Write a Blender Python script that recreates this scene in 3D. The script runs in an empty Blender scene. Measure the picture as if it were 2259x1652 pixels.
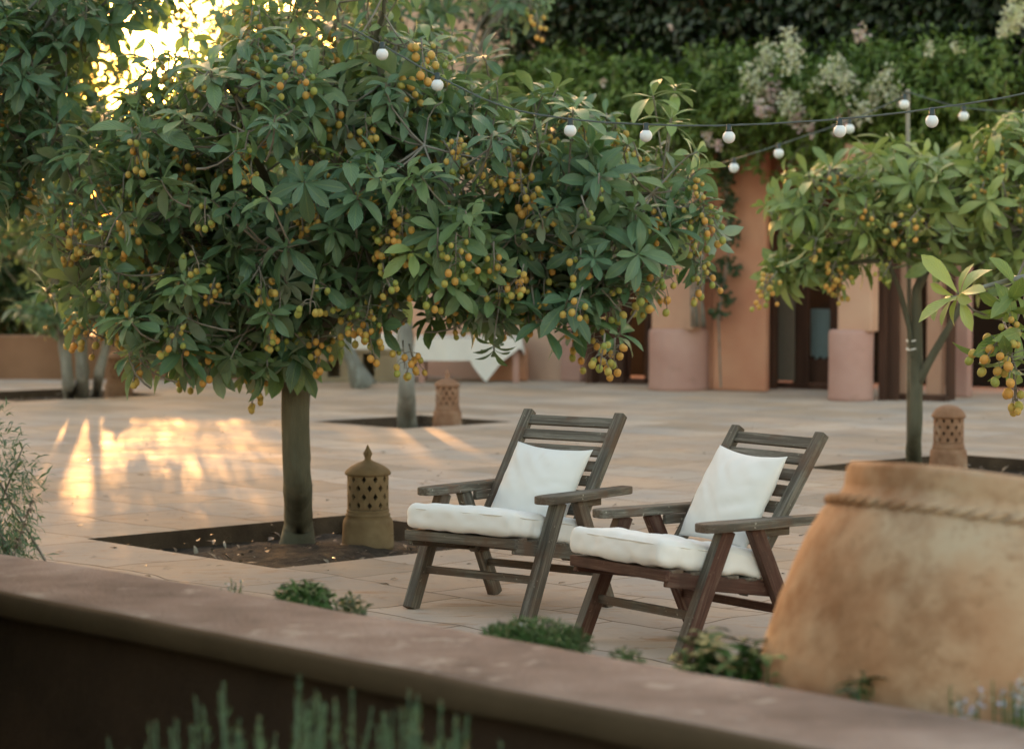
import bpy, math, random
import numpy as np
from mathutils import Vector, Matrix, noise
R = math.radians
random.seed(7); rng = np.random.default_rng(7)
C = bpy.context.scene.collection
sc = bpy.context.scene

# ------------------------------------------------------------------ camera
F = 5334.0; HC = 1.6; PITCH = math.atan((826 - 571) / F)
cam_d = bpy.data.cameras.new('camera'); cam = bpy.data.objects.new('camera', cam_d); C.objects.link(cam)
cam_d.sensor_width = 36; cam_d.lens = 85; cam_d.clip_start = .1; cam_d.clip_end = 3000
cam.location = (0, 0, HC); cam.rotation_euler = (math.pi/2 - PITCH, 0, 0)
cam_d.dof.use_dof = True; cam_d.dof.focus_distance = 11.0; cam_d.dof.aperture_fstop = 2.8
sc.camera = cam

# ------------------------------------------------------------------ sky, sun, exposure
SUN_EL = R(4.1); SUN_AZ = R(-9.0)          # azimuth from +Y (negative: to the left)
w = bpy.data.worlds.new('World'); sc.world = w; w.use_nodes = True
nt = w.node_tree; nt.nodes.clear()
sky = nt.nodes.new('ShaderNodeTexSky'); sky.sky_type = 'NISHITA'; sky.sun_disc = False
sky.sun_elevation = SUN_EL; sky.sun_rotation = SUN_AZ; sky.air_density = 1.0; sky.dust_density = 4.0; sky.ozone_density = 1.0
bg = nt.nodes.new('ShaderNodeBackground'); bg.inputs[1].default_value = .15
ow = nt.nodes.new('ShaderNodeOutputWorld')
wb = nt.nodes.new('ShaderNodeVectorMath'); wb.operation = 'MULTIPLY'; wb.inputs[1].default_value = (1.26, 1.0, .81)
nt.links.new(sky.outputs[0], wb.inputs[0]); nt.links.new(wb.outputs[0], bg.inputs[0]); nt.links.new(bg.outputs[0], ow.inputs[0])
sl = bpy.data.lights.new('sun', 'SUN'); sl.energy = 3.2; sl.angle = R(.5); sl.color = (1, .47, .15)
so = bpy.data.objects.new('sun', sl); C.objects.link(so); so.location = (-8, 40, 10)
sdir = Vector((math.sin(SUN_AZ)*math.cos(SUN_EL), math.cos(SUN_AZ)*math.cos(SUN_EL), math.sin(SUN_EL)))
so.rotation_euler = sdir.to_track_quat('Z', 'Y').to_euler()
sc.view_settings.view_transform = 'Standard'; sc.view_settings.look = 'None'
sc.view_settings.exposure = 3.28; sc.view_settings.gamma = 1

# ------------------------------------------------------------------ helpers
def ray(vx, vy):
    u = (826 - vy) / F
    return (vx - 1129.5) / F, math.cos(PITCH) + u*math.sin(PITCH), -math.sin(PITCH) + u*math.cos(PITCH)
def at(vx, vy, Y):
    x, y, z = ray(vx, vy); k = Y / y
    return Vector((x*k, Y, HC + z*k))
def gnd(vx, vy, z=0.):
    x, y, zz = ray(vx, vy); k = (z - HC) / zz
    return Vector((x*k, y*k, z))

def tag(o, label=None, cat=None, group=None, kind=None):
    if label: o['label'] = label
    if cat: o['category'] = cat
    if group: o['group'] = group
    if kind: o['kind'] = kind
    return o
def thing(name, label, cat, loc=(0, 0, 0), rz=0, group=None):
    o = bpy.data.objects.new(name, None); C.objects.link(o); o.empty_display_size = .2
    o.location = loc; o.rotation_euler = (0, 0, rz)
    return tag(o, label, cat, group)

class MB:
    def __init__(s): s.v = []; s.f = []; s.m = []; s.a = []
    def add(s, vs, fs, mi=0, at_=None):
        b = len(s.v); s.v += [tuple(v) for v in vs]; s.f += [tuple(i + b for i in f) for f in fs]; s.m += [mi]*len(fs)
        s.a += at_ if at_ else [(0, 0, 0)]*len(vs)
    def box(s, x0, x1, y0, y1, z0, z1, mi=0):
        vs = [(x, y, z) for x in (x0, x1) for y in (y0, y1) for z in (z0, z1)]
        s.add(vs, [(0,1,3,2),(4,6,7,5),(0,4,5,1),(2,3,7,6),(0,2,6,4),(1,5,7,3)], mi)
    def board(s, p0, p1, side, wd, th, mi=0):
        """plank from p0 to p1, wd wide along side, th thick"""
        p0 = Vector(p0); p1 = Vector(p1); d = (p1 - p0); L = d.length; d.normalize()
        sd = Vector(side); sd = (sd - d*sd.dot(d)).normalized(); n = d.cross(sd)
        r = random.random()*20; vs = []; aa = []
        for k, p in ((0, p0), (L, p1)):
            for i, j in ((-1,-1),(1,-1),(1,1),(-1,1)):
                vs.append(p + sd*(i*wd/2) + n*(j*th/2)); aa.append((k + r, i*wd/2 + r, j*th/2))
        s.add(vs, [(3,2,1,0),(4,5,6,7),(0,1,5,4),(1,2,6,5),(2,3,7,6),(3,0,4,7)], mi, aa)
    def tube(s, pts, rad, n=8, mi=0, cap=True, bump=0.):
        pts = [Vector(p) for p in pts]; b = len(s.v); up = Vector((.13, .31, .94)); al = 0; ph = random.random()*9
        for i, p in enumerate(pts):
            d = (pts[min(i+1, len(pts)-1)] - pts[max(i-1, 0)]).normalized()
            sd = d.cross(up)
            if sd.length < .1: sd = d.cross(Vector((1, 0, 0)))
            sd.normalize(); o = sd.cross(d)
            r = rad[i] if hasattr(rad, '__len__') else rad
            if i: al += (p - pts[i-1]).length
            for k in range(n):
                t = 2*math.pi*k/n
                rr = r*(1 + bump*noise.noise(Vector((math.cos(t)*1.3, math.sin(t)*1.3, al*4 + ph))))
                s.v.append(tuple(p + sd*(math.cos(t)*rr) + o*(math.sin(t)*rr))); s.a.append((al, t, ph))
        for i in range(len(pts)-1):
            for k in range(n):
                q = b + i*n; s.f.append((q+k, q+(k+1) % n, q+n+(k+1) % n, q+n+k)); s.m.append(mi)
        if cap:
            s.f.append(tuple(b+k for k in reversed(range(n)))); s.m.append(mi)
            q = b + (len(pts)-1)*n; s.f.append(tuple(q+k for k in range(n))); s.m.append(mi)
    def lathe(s, prof, n=48, mi=0, c=(0, 0, 0)):
        b = len(s.v)
        for r, z in prof:
            for k in range(n):
                t = 2*math.pi*k/n; s.v.append((c[0]+r*math.cos(t), c[1]+r*math.sin(t), c[2]+z)); s.a.append((t*r, z, 0))
        for i in range(len(prof)-1):
            for k in range(n):
                q = b+i*n; s.f.append((q+k, q+(k+1) % n, q+n+(k+1) % n, q+n+k)); s.m.append(mi)
    def sphere(s, c, r, n=8, mi=0, sz=1.):
        vs = []; fs = []; m = n//2 + 1
        vs.append((c[0], c[1], c[2]+r*sz))
        for i in range(1, m):
            ph = math.pi*i/m
            for k in range(n):
                t = 2*math.pi*k/n; vs.append((c[0]+r*math.sin(ph)*math.cos(t), c[1]+r*math.sin(ph)*math.sin(t), c[2]+r*sz*math.cos(ph)))
        vs.append((c[0], c[1], c[2]-r*sz)); e = len(vs)-1
        for k in range(n):
            fs.append((0, 1+k, 1+(k+1) % n)); q = 1+(m-2)*n; fs.append((e, q+(k+1) % n, q+k))
            for i in range(m-2):
                q = 1+i*n; fs.append((q+k, q+n+k, q+n+(k+1) % n, q+(k+1) % n))
        ra = random.random(); s.add(vs, fs, mi, [(ra, v[2]-c[2], r) for v in vs])
    def mesh(s, name, mats, off=(0, 0, 0), smooth=False):
        me = bpy.data.meshes.new(name)
        V = np.array(s.v, dtype=np.float64) - np.array(off)
        me.from_pydata([tuple(v) for v in V], [], s.f)
        for m in (mats if isinstance(mats, (list, tuple)) else [mats]): me.materials.append(m)
        me.polygons.foreach_set('material_index', s.m)
        if smooth: me.polygons.foreach_set('use_smooth', [True]*len(s.f))
        a = me.attributes.new('bc', 'FLOAT_VECTOR', 'POINT'); a.data.foreach_set('vector', np.array(s.a, dtype=np.float32).ravel())
        me.update(); return me
    def build(s, name, mats, parent=None, smooth=False, bevel=0, local=False):
        off = (0, 0, 0) if (parent is None or local) else tuple(parent.location)
        if parent is not None and parent.parent is not None and not local: off = tuple(parent.parent.location)
        o = bpy.data.objects.new(name, s.mesh(name, mats, off, smooth)); C.objects.link(o)
        if parent is not None: o.parent = parent
        if bevel:
            b = o.modifiers.new('bevel', 'BEVEL'); b.width = bevel; b.segments = 2; b.limit_method = 'ANGLE'
        return o

def leaf_mesh(name, mat, pos, dirs, ups, L, W, droop, tint, off=(0, 0, 0), seg=5, shape='obovate'):
    """N curved leaves in one mesh; template bent by droop, folded at the midrib"""
    N = len(pos); t = np.linspace(0, 1, seg+1)
    if shape == 'obovate': wd = np.sin(np.pi*np.clip(t, 0, 1)**1.6)**.75; wd[0] = .05; wd[-1] = .04
    else: wd = np.sin(np.pi*np.clip(t*.96+.02, 0, 1))**.8; wd[-1] = .03
    wd = wd/wd.max()
    d = dirs/np.linalg.norm(dirs, axis=1, keepdims=True)
    sd = np.cross(d, ups); sd /= (np.linalg.norm(sd, axis=1, keepdims=True) + 1e-9)
    up = np.cross(sd, d)
    k = 3*(seg+1); Vv = np.zeros((N, k, 3)); A = np.zeros((N, k, 3))
    for i, ti in enumerate(t):
        c = pos + d*(L*ti*(1-.18*droop*ti))[:, None] - up*(L*droop*.55*ti**2)[:, None]
        for j, sx in enumerate((-1, 0, 1)):
            Vv[:, i*3+j] = c + sd*(sx*W*.5*wd[i])[:, None] + up*(abs(sx)*W*.16*wd[i])[:, None]
            A[:, i*3+j, 0] = sx; A[:, i*3+j, 1] = ti; A[:, i*3+j, 2] = tint
    fs = []
    for i in range(seg):
        for j in (0, 1): q = i*3+j; fs.append((q, q+1, q+4, q+3))
    fs = np.array(fs); FF = (fs[None] + (np.arange(N)*k)[:, None, None]).reshape(-1, 4)
    me = bpy.data.meshes.new(name); nv = N*k; nf = len(FF)
    me.vertices.add(nv); me.vertices.foreach_set('co', (Vv.reshape(-1, 3) - np.array(off)).astype(np.float32).ravel())
    me.loops.add(nf*4); me.loops.foreach_set('vertex_index', FF.astype(np.int32).ravel())
    me.polygons.add(nf); me.polygons.foreach_set('loop_start', np.arange(nf, dtype=np.int32)*4)
    me.polygons.foreach_set('use_smooth', np.ones(nf, dtype=bool))
    me.materials.append(mat); me.update(calc_edges=True)
    a = me.attributes.new('lc', 'FLOAT_VECTOR', 'POINT'); a.data.foreach_set('vector', A.reshape(-1, 3).astype(np.float32).ravel())
    me.validate(); return me
def leafobj(name, parent, *a, **k):
    off = tuple(parent.location) if parent is not None else (0, 0, 0)
    me = leaf_mesh(name, *a, off=off, **k)
    o = bpy.data.objects.new(name, me); C.objects.link(o)
    if parent is not None: o.parent = parent
    return o

# ------------------------------------------------------------------ materials
def newmat(name):
    m = bpy.data.materials.new(name); m.use_nodes = True; n = m.node_tree; n.nodes.clear()
    out = n.nodes.new('ShaderNodeOutputMaterial'); p = n.nodes.new('ShaderNodeBsdfPrincipled')
    n.links.new(p.outputs[0], out.inputs[0]); return m, n, p, out
def nn(n, typ, **k):
    x = n.nodes.new(typ)
    for a, b in k.items():
        if a.startswith('i_'): x.inputs[int(a[2:]) if a[2:].isdigit() else a[2:].replace('_', ' ')].default_value = b
        else: setattr(x, a, b)
    return x
def K(c):   # pigments read a little cooler than first guessed
    return c if max(c[:3])-min(c[:3]) < .03 and max(c) > .3 or c[0] == c[1] == c[2] else (c[0]*.84, c[1]*.95, c[2]*1.03)
def ramp(n, src, stops):
    stops = [(p_, K(c_)) for p_, c_ in stops]
    r = n.nodes.new('ShaderNodeValToRGB'); e = r.color_ramp.elements
    while len(e) < len(stops): e.new(.5)
    for el, (p, c) in zip(e, stops): el.position = p; el.color = (*c, 1) if len(c) == 3 else c
    n.links.new(src, r.inputs[0]); return r
def mixc(n, a, b, f, mode='MIX'):
    m = n.nodes.new('ShaderNodeMix'); m.data_type = 'RGBA'; m.blend_type = mode
    for s, i in ((f, 0), (a, 6), (b, 7)):
        if hasattr(s, 'is_output'): n.links.new(s, m.inputs[i])
        elif i == 0: m.inputs[0].default_value = s
        else: m.inputs[i].default_value = (*(K(s) if max(s) <= 1 else s), 1)
    return m.outputs[2]
def coords(n, kind='Object', scale=(1, 1, 1), rot=(0, 0, 0), attr=None):
    mp = nn(n, 'ShaderNodeMapping'); mp.inputs['Scale'].default_value = scale; mp.inputs['Rotation'].default_value = rot
    if attr: a = nn(n, 'ShaderNodeAttribute', attribute_name=attr); n.links.new(a.outputs['Vector'], mp.inputs[0])
    elif kind == 'World': g = nn(n, 'ShaderNodeNewGeometry'); n.links.new(g.outputs['Position'], mp.inputs[0])
    else: g = nn(n, 'ShaderNodeTexCoord'); n.links.new(g.outputs[kind], mp.inputs[0])
    return mp.outputs[0]
def noi(n, vec, scale, detail=5, rough=.55, dist=0):
    x = nn(n, 'ShaderNodeTexNoise'); x.inputs['Scale'].default_value = scale; x.inputs['Detail'].default_value = detail
    x.inputs['Roughness'].default_value = rough; x.inputs['Distortion'].default_value = dist
    n.links.new(vec, x.inputs['Vector']); return x.outputs['Fac']
def bump(n, p, h, strength=.3, dist=.01):
    b = nn(n, 'ShaderNodeBump'); b.inputs['Strength'].default_value = strength; b.inputs['Distance'].default_value = dist
    n.links.new(h, b.inputs['Height']); n.links.new(b.outputs[0], p.inputs['Normal']); return b
def noisemat(name, stops, scale=4, rough=.8, bs=.3, bd=.01, bscale=None, kind='World', sc3=(1, 1, 1), attr=None, detail=6, spot=None, spec=.3):
    m, n, p, out = newmat(name); v = coords(n, kind, sc3, attr=attr)
    f = noi(n, v, scale, detail); col = ramp(n, f, stops).outputs[0]
    if spot:
        s = noi(n, v, spot[1], 4, .6); sr = ramp(n, s, [(spot[2], (0, 0, 0)), (spot[2]+spot[3], (1, 1, 1))])
        col = mixc(n, col, spot[0], sr.outputs[0])
    n.links.new(col, p.inputs['Base Color']); p.inputs['Roughness'].default_value = rough
    p.inputs['Specular IOR Level'].default_value = spec
    if bs: bump(n, p, noi(n, v, bscale or scale*6, 6, .65), bs, bd)
    return m
def leafmat(name, dark, mid, young, under, transl=.2, rough=.36):
    """tint 0..1: old dark leaf, ordinary leaf, young pale leaf; pale felted underside; pale midrib"""
    m, n, p, out = newmat(name)
    a = nn(n, 'ShaderNodeAttribute', attribute_name='lc'); s = nn(n, 'ShaderNodeSeparateXYZ'); n.links.new(a.outputs['Vector'], s.inputs[0])
    col = ramp(n, s.outputs[2], [(0, dark), (.5, mid), (1, young)]).outputs[0]
    ab = nn(n, 'ShaderNodeMath', operation='ABSOLUTE'); n.links.new(s.outputs[0], ab.inputs[0])
    mid_ = ramp(n, ab.outputs[0], [(0, (1, 1, 1)), (.16, (0, 0, 0))]).outputs[0]
    mul = nn(n, 'ShaderNodeMath', operation='MULTIPLY', i_1=.35); n.links.new(mid_, mul.inputs[0])
    col = mixc(n, col, young, mul.outputs[0])
    g = nn(n, 'ShaderNodeNewGeometry'); col = mixc(n, col, under, g.outputs['Backfacing'])
    # veins: ridges running out from the midrib
    w1 = nn(n, 'ShaderNodeMath', operation='MULTIPLY_ADD', i_1=-.35); n.links.new(ab.outputs[0], w1.inputs[0]); n.links.new(s.outputs[1], w1.inputs[2])
    w2 = nn(n, 'ShaderNodeMath', operation='MULTIPLY', i_1=60.); n.links.new(w1.outputs[0], w2.inputs[0])
    w3 = nn(n, 'ShaderNodeMath', operation='SINE'); n.links.new(w2.outputs[0], w3.inputs[0])
    bump(n, p, w3.outputs[0], .35, .003)
    n.links.new(col, p.inputs['Base Color']); p.inputs['Roughness'].default_value = rough; p.inputs['Specular IOR Level'].default_value = .55
    t = nn(n, 'ShaderNodeBsdfTranslucent'); tc = mixc(n, col, (1.2, 1.5, .5), 1., 'MULTIPLY'); n.links.new(tc, t.inputs[0])
    mx = nn(n, 'ShaderNodeMixShader'); mx.inputs[0].default_value = transl
    n.links.new(p.outputs[0], mx.inputs[1]); n.links.new(t.outputs[0], mx.inputs[2]); n.links.new(mx.outputs[0], out.inputs[0])
    return m

GA = R(-47.5)      # grid direction of paving, pits and garden wall (u axis), from +X
U = Vector((math.cos(GA), math.sin(GA), 0)); V_ = Vector((-math.sin(GA), math.cos(GA), 0))

def paving():
    m, n, p, out = newmat('flagstone')
    v = coords(n, 'World', (1, 1, 1), (0, 0, -GA))
    wob = nn(n, 'ShaderNodeTexNoise', i_Scale=1.3, i_Detail=2.); n.links.new(v, wob.inputs['Vector'])
    sub = nn(n, 'ShaderNodeVectorMath', operation='MULTIPLY_ADD'); n.links.new(wob.outputs['Color'], sub.inputs[0]); sub.inputs[1].default_value = (.3, .3, 0); n.links.new(v, sub.inputs[2])
    b = nn(n, 'ShaderNodeTexBrick'); n.links.new(sub.outputs[0], b.inputs['Vector'])
    b.offset = .37; b.offset_frequency = 2; b.squash = .72; b.squash_frequency = 3
    b.inputs['Color1'].default_value = (0, 0, 0, 1); b.inputs['Color2'].default_value = (1, 1, 1, 1); b.inputs['Mortar'].default_value = (.5, .5, .5, 1)
    b.inputs['Scale'].default_value = 1; b.inputs['Mortar Size'].default_value = .008; b.inputs['Mortar Smooth'].default_value = .3
    b.inputs['Brick Width'].default_value = 1.05; b.inputs['Row Height'].default_value = .64
    stone = ramp(n, b.outputs['Color'], [(0, (.55, .36, .25)), (.3, (.66, .425, .30)), (.55, (.60, .42, .32)), (.8, (.70, .48, .36)), (1, (.53, .345, .24))]).outputs[0]
    big = ramp(n, noi(n, v, 1.1, 6, .6), [(.35, (.80, .82, .86)), (.65, (1.1, 1.0, .92))]).outputs[0]
    c1 = mixc(n, stone, big, 1., 'MULTIPLY')
    st = noi(n, coords(n, 'World', (1, 2.5, 1), (0, 0, -GA)), 3.5, 7, .68, .6)
    c2 = mixc(n, c1, (.40, .21, .115), ramp(n, st, [(.54, (0, 0, 0)), (.70, (.7, .7, .7))]).outputs[0])
    st2 = noi(n, coords(n, 'World', (2.2, 1, 1), (0, 0, -GA+.6)), 5., 7, .7)
    c2 = mixc(n, c2, (.17, .145, .12), ramp(n, st2, [(.6, (0, 0, 0)), (.78, (.8, .8, .8))]).outputs[0])
    col = mixc(n, c2, (.25, .17, .12), b.outputs['Fac'])
    n.links.new(col, p.inputs['Base Color'])
    rr = ramp(n, noi(n, v, 2.2, 4), [(.3, (.60, .60, .60)), (.7, (.80, .80, .80))]); n.links.new(rr.outputs[0], p.inputs['Roughness'])
    p.inputs['Specular IOR Level'].default_value = .06
    # height: slab faces tilt and swell, joints sink
    h1 = noi(n, v, 2.4, 4, .55); h2 = noi(n, v, 26, 5, .6)
    mm = nn(n, 'ShaderNodeMath', operation='MULTIPLY_ADD', i_1=.12); n.links.new(h2, mm.inputs[0]); n.links.new(h1, mm.inputs[2])
    mo = nn(n, 'ShaderNodeMath', operation='MULTIPLY_ADD', i_1=-.35); n.links.new(b.outputs['Fac'], mo.inputs[0]); n.links.new(mm.outputs[0], mo.inputs[2])
    bk = nn(n, 'ShaderNodeMath', operation='MULTIPLY_ADD', i_1=.18); n.links.new(b.outputs['Color'], bk.inputs[0]); n.links.new(mo.outputs[0], bk.inputs[2])
    bb = bump(n, p, bk.outputs[0], .45, .03)
    df = nn(n, 'ShaderNodeBsdfDiffuse'); df.inputs['Roughness'].default_value = .6; n.links.new(col, df.inputs[0]); n.links.new(bb.outputs[0], df.inputs['Normal'])
    mx = nn(n, 'ShaderNodeMixShader'); mx.inputs[0].default_value = .72
    n.links.new(p.outputs[0], mx.inputs[1]); n.links.new(df.outputs[0], mx.inputs[2]); n.links.new(mx.outputs[0], out.inputs[0])
    return m
M = {}
M['paving'] = paving()
M['soil'] = noisemat('soil', [(.3, (.02, .015, .011)), (.55, (.045, .032, .022)), (.75, (.08, .058, .04))], 14, .95, .9, .04, 22)
M['pitedge'] = noisemat('brown_pit_edge', [(.3, (.06, .038, .025)), (.7, (.12, .078, .05))], 5, .95, .6, .01, 30)  # plain dark brown for the pit walls
M['sand'] = noisemat('dry_earth', [(.3, (.30, .22, .16)), (.7, (.42, .33, .25))], .6, .95, .5, .05, 6)
M['coping'] = noisemat('coping_render', [(.28, (.21, .15, .12)), (.5, (.32, .235, .195)), (.72, (.44, .34, .29))], 2.6, .78, .8, .012, 55, spot=((.46, .37, .31), 7.5, .60, .10), detail=9, spec=0.)
M['coping_edge_shade'] = noisemat('shaded_coping_edge', [(.28, (.075, .047, .026)), (.72, (.14, .09, .052))], 1.8, .8, .35, .006, 40)  # front lip coloured darker: shade painted into the coping
M['wallside'] = noisemat('wall_render_shade', [(.3, (.035, .02, .013)), (.7, (.08, .045, .028))], 2.2, .9, .5, .01, 30)  # terracotta wall darkened in colour to stand for shadow below the coping
M['peach'] = noisemat('peach_render', [(.3, (.56, .29, .19)), (.7, (.68, .40, .27))], 1.1, .9, .4, .008, 30, spot=((.30, .15, .09), 1.6, .62, .2))
M['palepeach'] = noisemat('pale_peach_render', [(.3, (.60, .37, .27)), (.7, (.70, .46, .34))], .8, .9, .3, .008, 25)  # paler peach for the plain left wall
M['orange'] = noisemat('orange_render', [(.3, (.54, .22, .13)), (.7, (.66, .33, .20))], 1.3, .9, .4, .008, 30)
M['pink'] = noisemat('pink_plaster', [(.3, (.48, .25, .20)), (.7, (.58, .34, .275))], 1.6, .85, .35, .006, 30, spot=((.35, .2, .15), 3, .62, .2))
M['brownwood'] = noisemat('dark_door_wood', [(.3, (.05, .022, .014)), (.7, (.10, .045, .028))], 6, .6, .3, .004, 30, sc3=(1, 1, .15))
M['black'] = noisemat('unlit_room_black', [(.3, (.006, .007, .006)), (.7, (.012, .012, .01))], 3, .9, 0)  # near-black colour stands in for the unlit interior behind the openings
M['brownwall'] = noisemat('low_wall_render', [(.3, (.19, .095, .05)), (.7, (.29, .15, .085))], 1.2, .9, .4, .01, 20)
M['tan'] = noisemat('tan_masonry', [(.3, (.30, .22, .14)), (.7, (.42, .32, .21))], 2, .9, .4, .01, 20)
M['terracotta'] = noisemat('terracotta', [(.25, (.22, .10, .055)), (.5, (.33, .165, .095)), (.75, (.42, .24, .15))], 9, .85, .4, .004, 60, spot=((.50, .36, .26), 6, .58, .15), kind='Object')
M['claydull'] = noisemat('weathered_clay', [(.25, (.15, .09, .045)), (.5, (.22, .14, .07)), (.75, (.29, .19, .10))], 8, .85, .4, .004, 60, kind='Object')
M['cloth'] = noisemat('white_cotton', [(.3, (.72, .74, .74)), (.7, (.80, .81, .80))], 3, .9, .25, .004, 9, kind='Object', spec=.15)
M['bark'] = noisemat('grey_bark', [(.25, (.13, .12, .10)), (.5, (.22, .21, .18)), (.75, (.34, .325, .28))], 7, .9, .8, .012, 26, sc3=(1, 1, .35), spot=((.33, .34, .31), 5, .6, .12))
M['bark_brown'] = noisemat('brown_bark', [(.25, (.065, .058, .036)), (.5, (.11, .10, .066)), (.75, (.17, .15, .10))], 7, .9, .9, .014, 24, sc3=(1, 1, .3))
M['twig'] = noisemat('twig_bark', [(.3, (.16, .13, .10)), (.7, (.30, .26, .21))], 12, .85, 0)
M['leaf'] = leafmat('loquat_leaf', (.038, .085, .040), (.110, .190, .098), (.27, .34, .11), (.23, .29, .20))
M['leaf_lime'] = leafmat('loquat_leaf_light', (.07, .135, .04), (.20, .26, .08), (.38, .40, .12), (.29, .33, .15))
M['leaf_dark'] = leafmat('dark_leaf', (.014, .035, .010), (.030, .065, .018), (.07, .11, .028), (.05, .08, .03), .15)  # dark green leaf for evergreens, shrubs, creeper and herbs
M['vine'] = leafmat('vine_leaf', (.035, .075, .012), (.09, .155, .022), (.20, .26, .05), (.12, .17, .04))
M['vine_shaded'] = leafmat('shaded_vine_leaf', (.005, .014, .003), (.014, .028, .006), (.035, .055, .012), (.018, .03, .008), .12)  # darker copy of the vine leaf, painting in shade on the upper mass
M['herb'] = leafmat('herb_leaf', (.025, .07, .010), (.05, .12, .016), (.08, .16, .03), (.05, .11, .025), 0., .65)
M['lav'] = leafmat('lavender_leaf', (.05, .10, .055), (.09, .16, .09), (.16, .24, .15), (.12, .19, .12))
M['litter'] = leafmat('dead_leaf', (.06, .035, .018), (.16, .10, .055), (.36, .30, .22), (.25, .19, .13), 0)
M['petal'] = leafmat('white_petal', (.60, .50, .45), (.68, .62, .52), (.74, .70, .60), (.66, .58, .5), .35)
M['petal_pink'] = leafmat('pink_petal', (.62, .34, .42), (.68, .48, .50), (.72, .62, .60), (.64, .46, .48), .35)
M['petal_lilac'] = leafmat('lilac_petal', (.42, .38, .62), (.55, .52, .75), (.7, .68, .82), (.5, .48, .7), .3)
def fruitmat():
    m, n, p, out = newmat('loquat_skin'); a = nn(n, 'ShaderNodeAttribute', attribute_name='bc'); s = nn(n, 'ShaderNodeSeparateXYZ'); n.links.new(a.outputs['Vector'], s.inputs[0])
    c = ramp(n, s.outputs[0], [(0, (.16, .22, .045)), (.35, (.32, .32, .06)), (.6, (.50, .34, .07)), (1, (.60, .29, .055))]).outputs[0]
    v = coords(n, 'Object'); c = mixc(n, c, (.30, .20, .05), ramp(n, noi(n, v, 60, 3), [(.55, (0, 0, 0)), (.8, (.6, .6, .6))]).outputs[0])
    n.links.new(c, p.inputs['Base Color']); p.inputs['Roughness'].default_value = .55; p.inputs['Subsurface Weight'].default_value = 0
    return m
M['fruit'] = fruitmat()
def woodmat(name, base, warm, light):
    m, n, p, out = newmat(name); v = coords(n, attr='bc', scale=(1.2, 22, 22))
    g = noi(n, v, 2.2, 8, .7, .4); v2 = coords(n, 'Object'); g2 = noi(n, v2, 6, 5, .6)
    c = ramp(n, g, [(.28, tuple(x*.45 for x in base)), (.48, base), (.70, light)]).outputs[0]
    c = mixc(n, c, warm, ramp(n, g2, [(.46, (0, 0, 0)), (.66, (.8, .8, .8))]).outputs[0])
    g3 = noi(n, v2, 30, 4, .7); c = mixc(n, c, tuple(min(1, x*1.9) for x in light), ramp(n, g3, [(.66, (0, 0, 0)), (.72, (.7, .7, .7))]).outputs[0])
    n.links.new(c, p.inputs['Base Color']); p.inputs['Roughness'].default_value = .72; p.inputs['Specular IOR Level'].default_value = .3
    bump(n, p, g, .5, .003); return m
M['wood'] = woodmat('weathered_grey_wood', (.11, .088, .066), (.13, .068, .04), (.28, .24, .19))
M['wood_red'] = woodmat('reddish_stained_wood', (.085, .033, .021), (.06, .027, .018), (.17, .10, .072))
def urnmat():
    m, n, p, out = newmat('ochre_urn_clay'); v = coords(n, 'Object')
    c = ramp(n, noi(n, v, 2.0, 6, .6), [(.30, (.38, .17, .085)), (.43, (.48, .255, .14)), (.55, (.54, .335, .205)), (.70, (.57, .42, .29))]).outputs[0]
    c = mixc(n, c, (.27, .115, .05), ramp(n, noi(n, v, 3.6, 7, .68), [(.48, (0, 0, 0)), (.68, (.85, .85, .85))]).outputs[0])
    c = mixc(n, c, (.50, .44, .34), ramp(n, noi(n, coords(n, 'Object', (1, 1, 1.3), (0, 0, 1)), 3.2, 6, .6), [(.56, (0, 0, 0)), (.74, (.75, .75, .75))]).outputs[0])
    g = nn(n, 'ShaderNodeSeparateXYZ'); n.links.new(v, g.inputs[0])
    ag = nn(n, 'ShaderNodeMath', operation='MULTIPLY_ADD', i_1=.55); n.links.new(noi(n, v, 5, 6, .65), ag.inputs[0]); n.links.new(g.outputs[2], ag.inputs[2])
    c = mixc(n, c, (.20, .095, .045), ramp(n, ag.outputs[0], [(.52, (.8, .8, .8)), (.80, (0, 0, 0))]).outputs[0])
    c = mixc(n, c, (.30, .15, .075), ramp(n, noi(n, v, 11, 8, .72), [(.53, (0, 0, 0)), (.64, (.6, .6, .6))]).outputs[0])
    c = mixc(n, c, (.17, .085, .035), ramp(n, noi(n, v, 17, 4, .6), [(.60, (0, 0, 0)), (.72, (.45, .45, .45))]).outputs[0])
    n.links.new(c, p.inputs['Base Color']); p.inputs['Roughness'].default_value = .8; p.inputs['Specular IOR Level'].default_value = .25
    bump(n, p, noi(n, v, 22, 7, .65), .45, .008); return m
M['urn'] = urnmat()
def simple(name, col, rough=.5, spec=.5, metal=0):
    m, n, p, out = newmat(name); v = coords(n, 'Object')
    c = mixc(n, col, tuple(x*.8 for x in col), noi(n, v, 20, 3)); n.links.new(c, p.inputs['Base Color'])
    p.inputs['Roughness'].default_value = rough; p.inputs['Specular IOR Level'].default_value = spec; p.inputs['Metallic'].default_value = metal; return m
M['bulb'] = simple('frosted_white_bulb', (.85, .87, .88), .35)
M['cable'] = simple('dark_cable', (.10, .115, .10), .6)
M['socket'] = simple('bulb_socket', (.03, .05, .05), .5)
M['glass'] = simple('window_glass', (.20, .17, .13), .15, .8)  # greyish base colour stands in for reflections in the panes
M['curtain'] = simple('pale_curtain', (.30, .36, .35), .9, .1)
M['stake'] = noisemat('stake_wood', [(.3, (.22, .18, .13)), (.7, (.34, .29, .22))], 8, .9, .3, .004, 40)

# ------------------------------------------------------------------ setting: ground, patio, tree pits
me = MB(); me.add([(-400, -60, -.5), (400, -60, -.5), (400, 900, -.5), (-400, 900, -.5)], [(0, 1, 2, 3)])
tag(me.build('ground', M['sand']), kind='structure')

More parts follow.
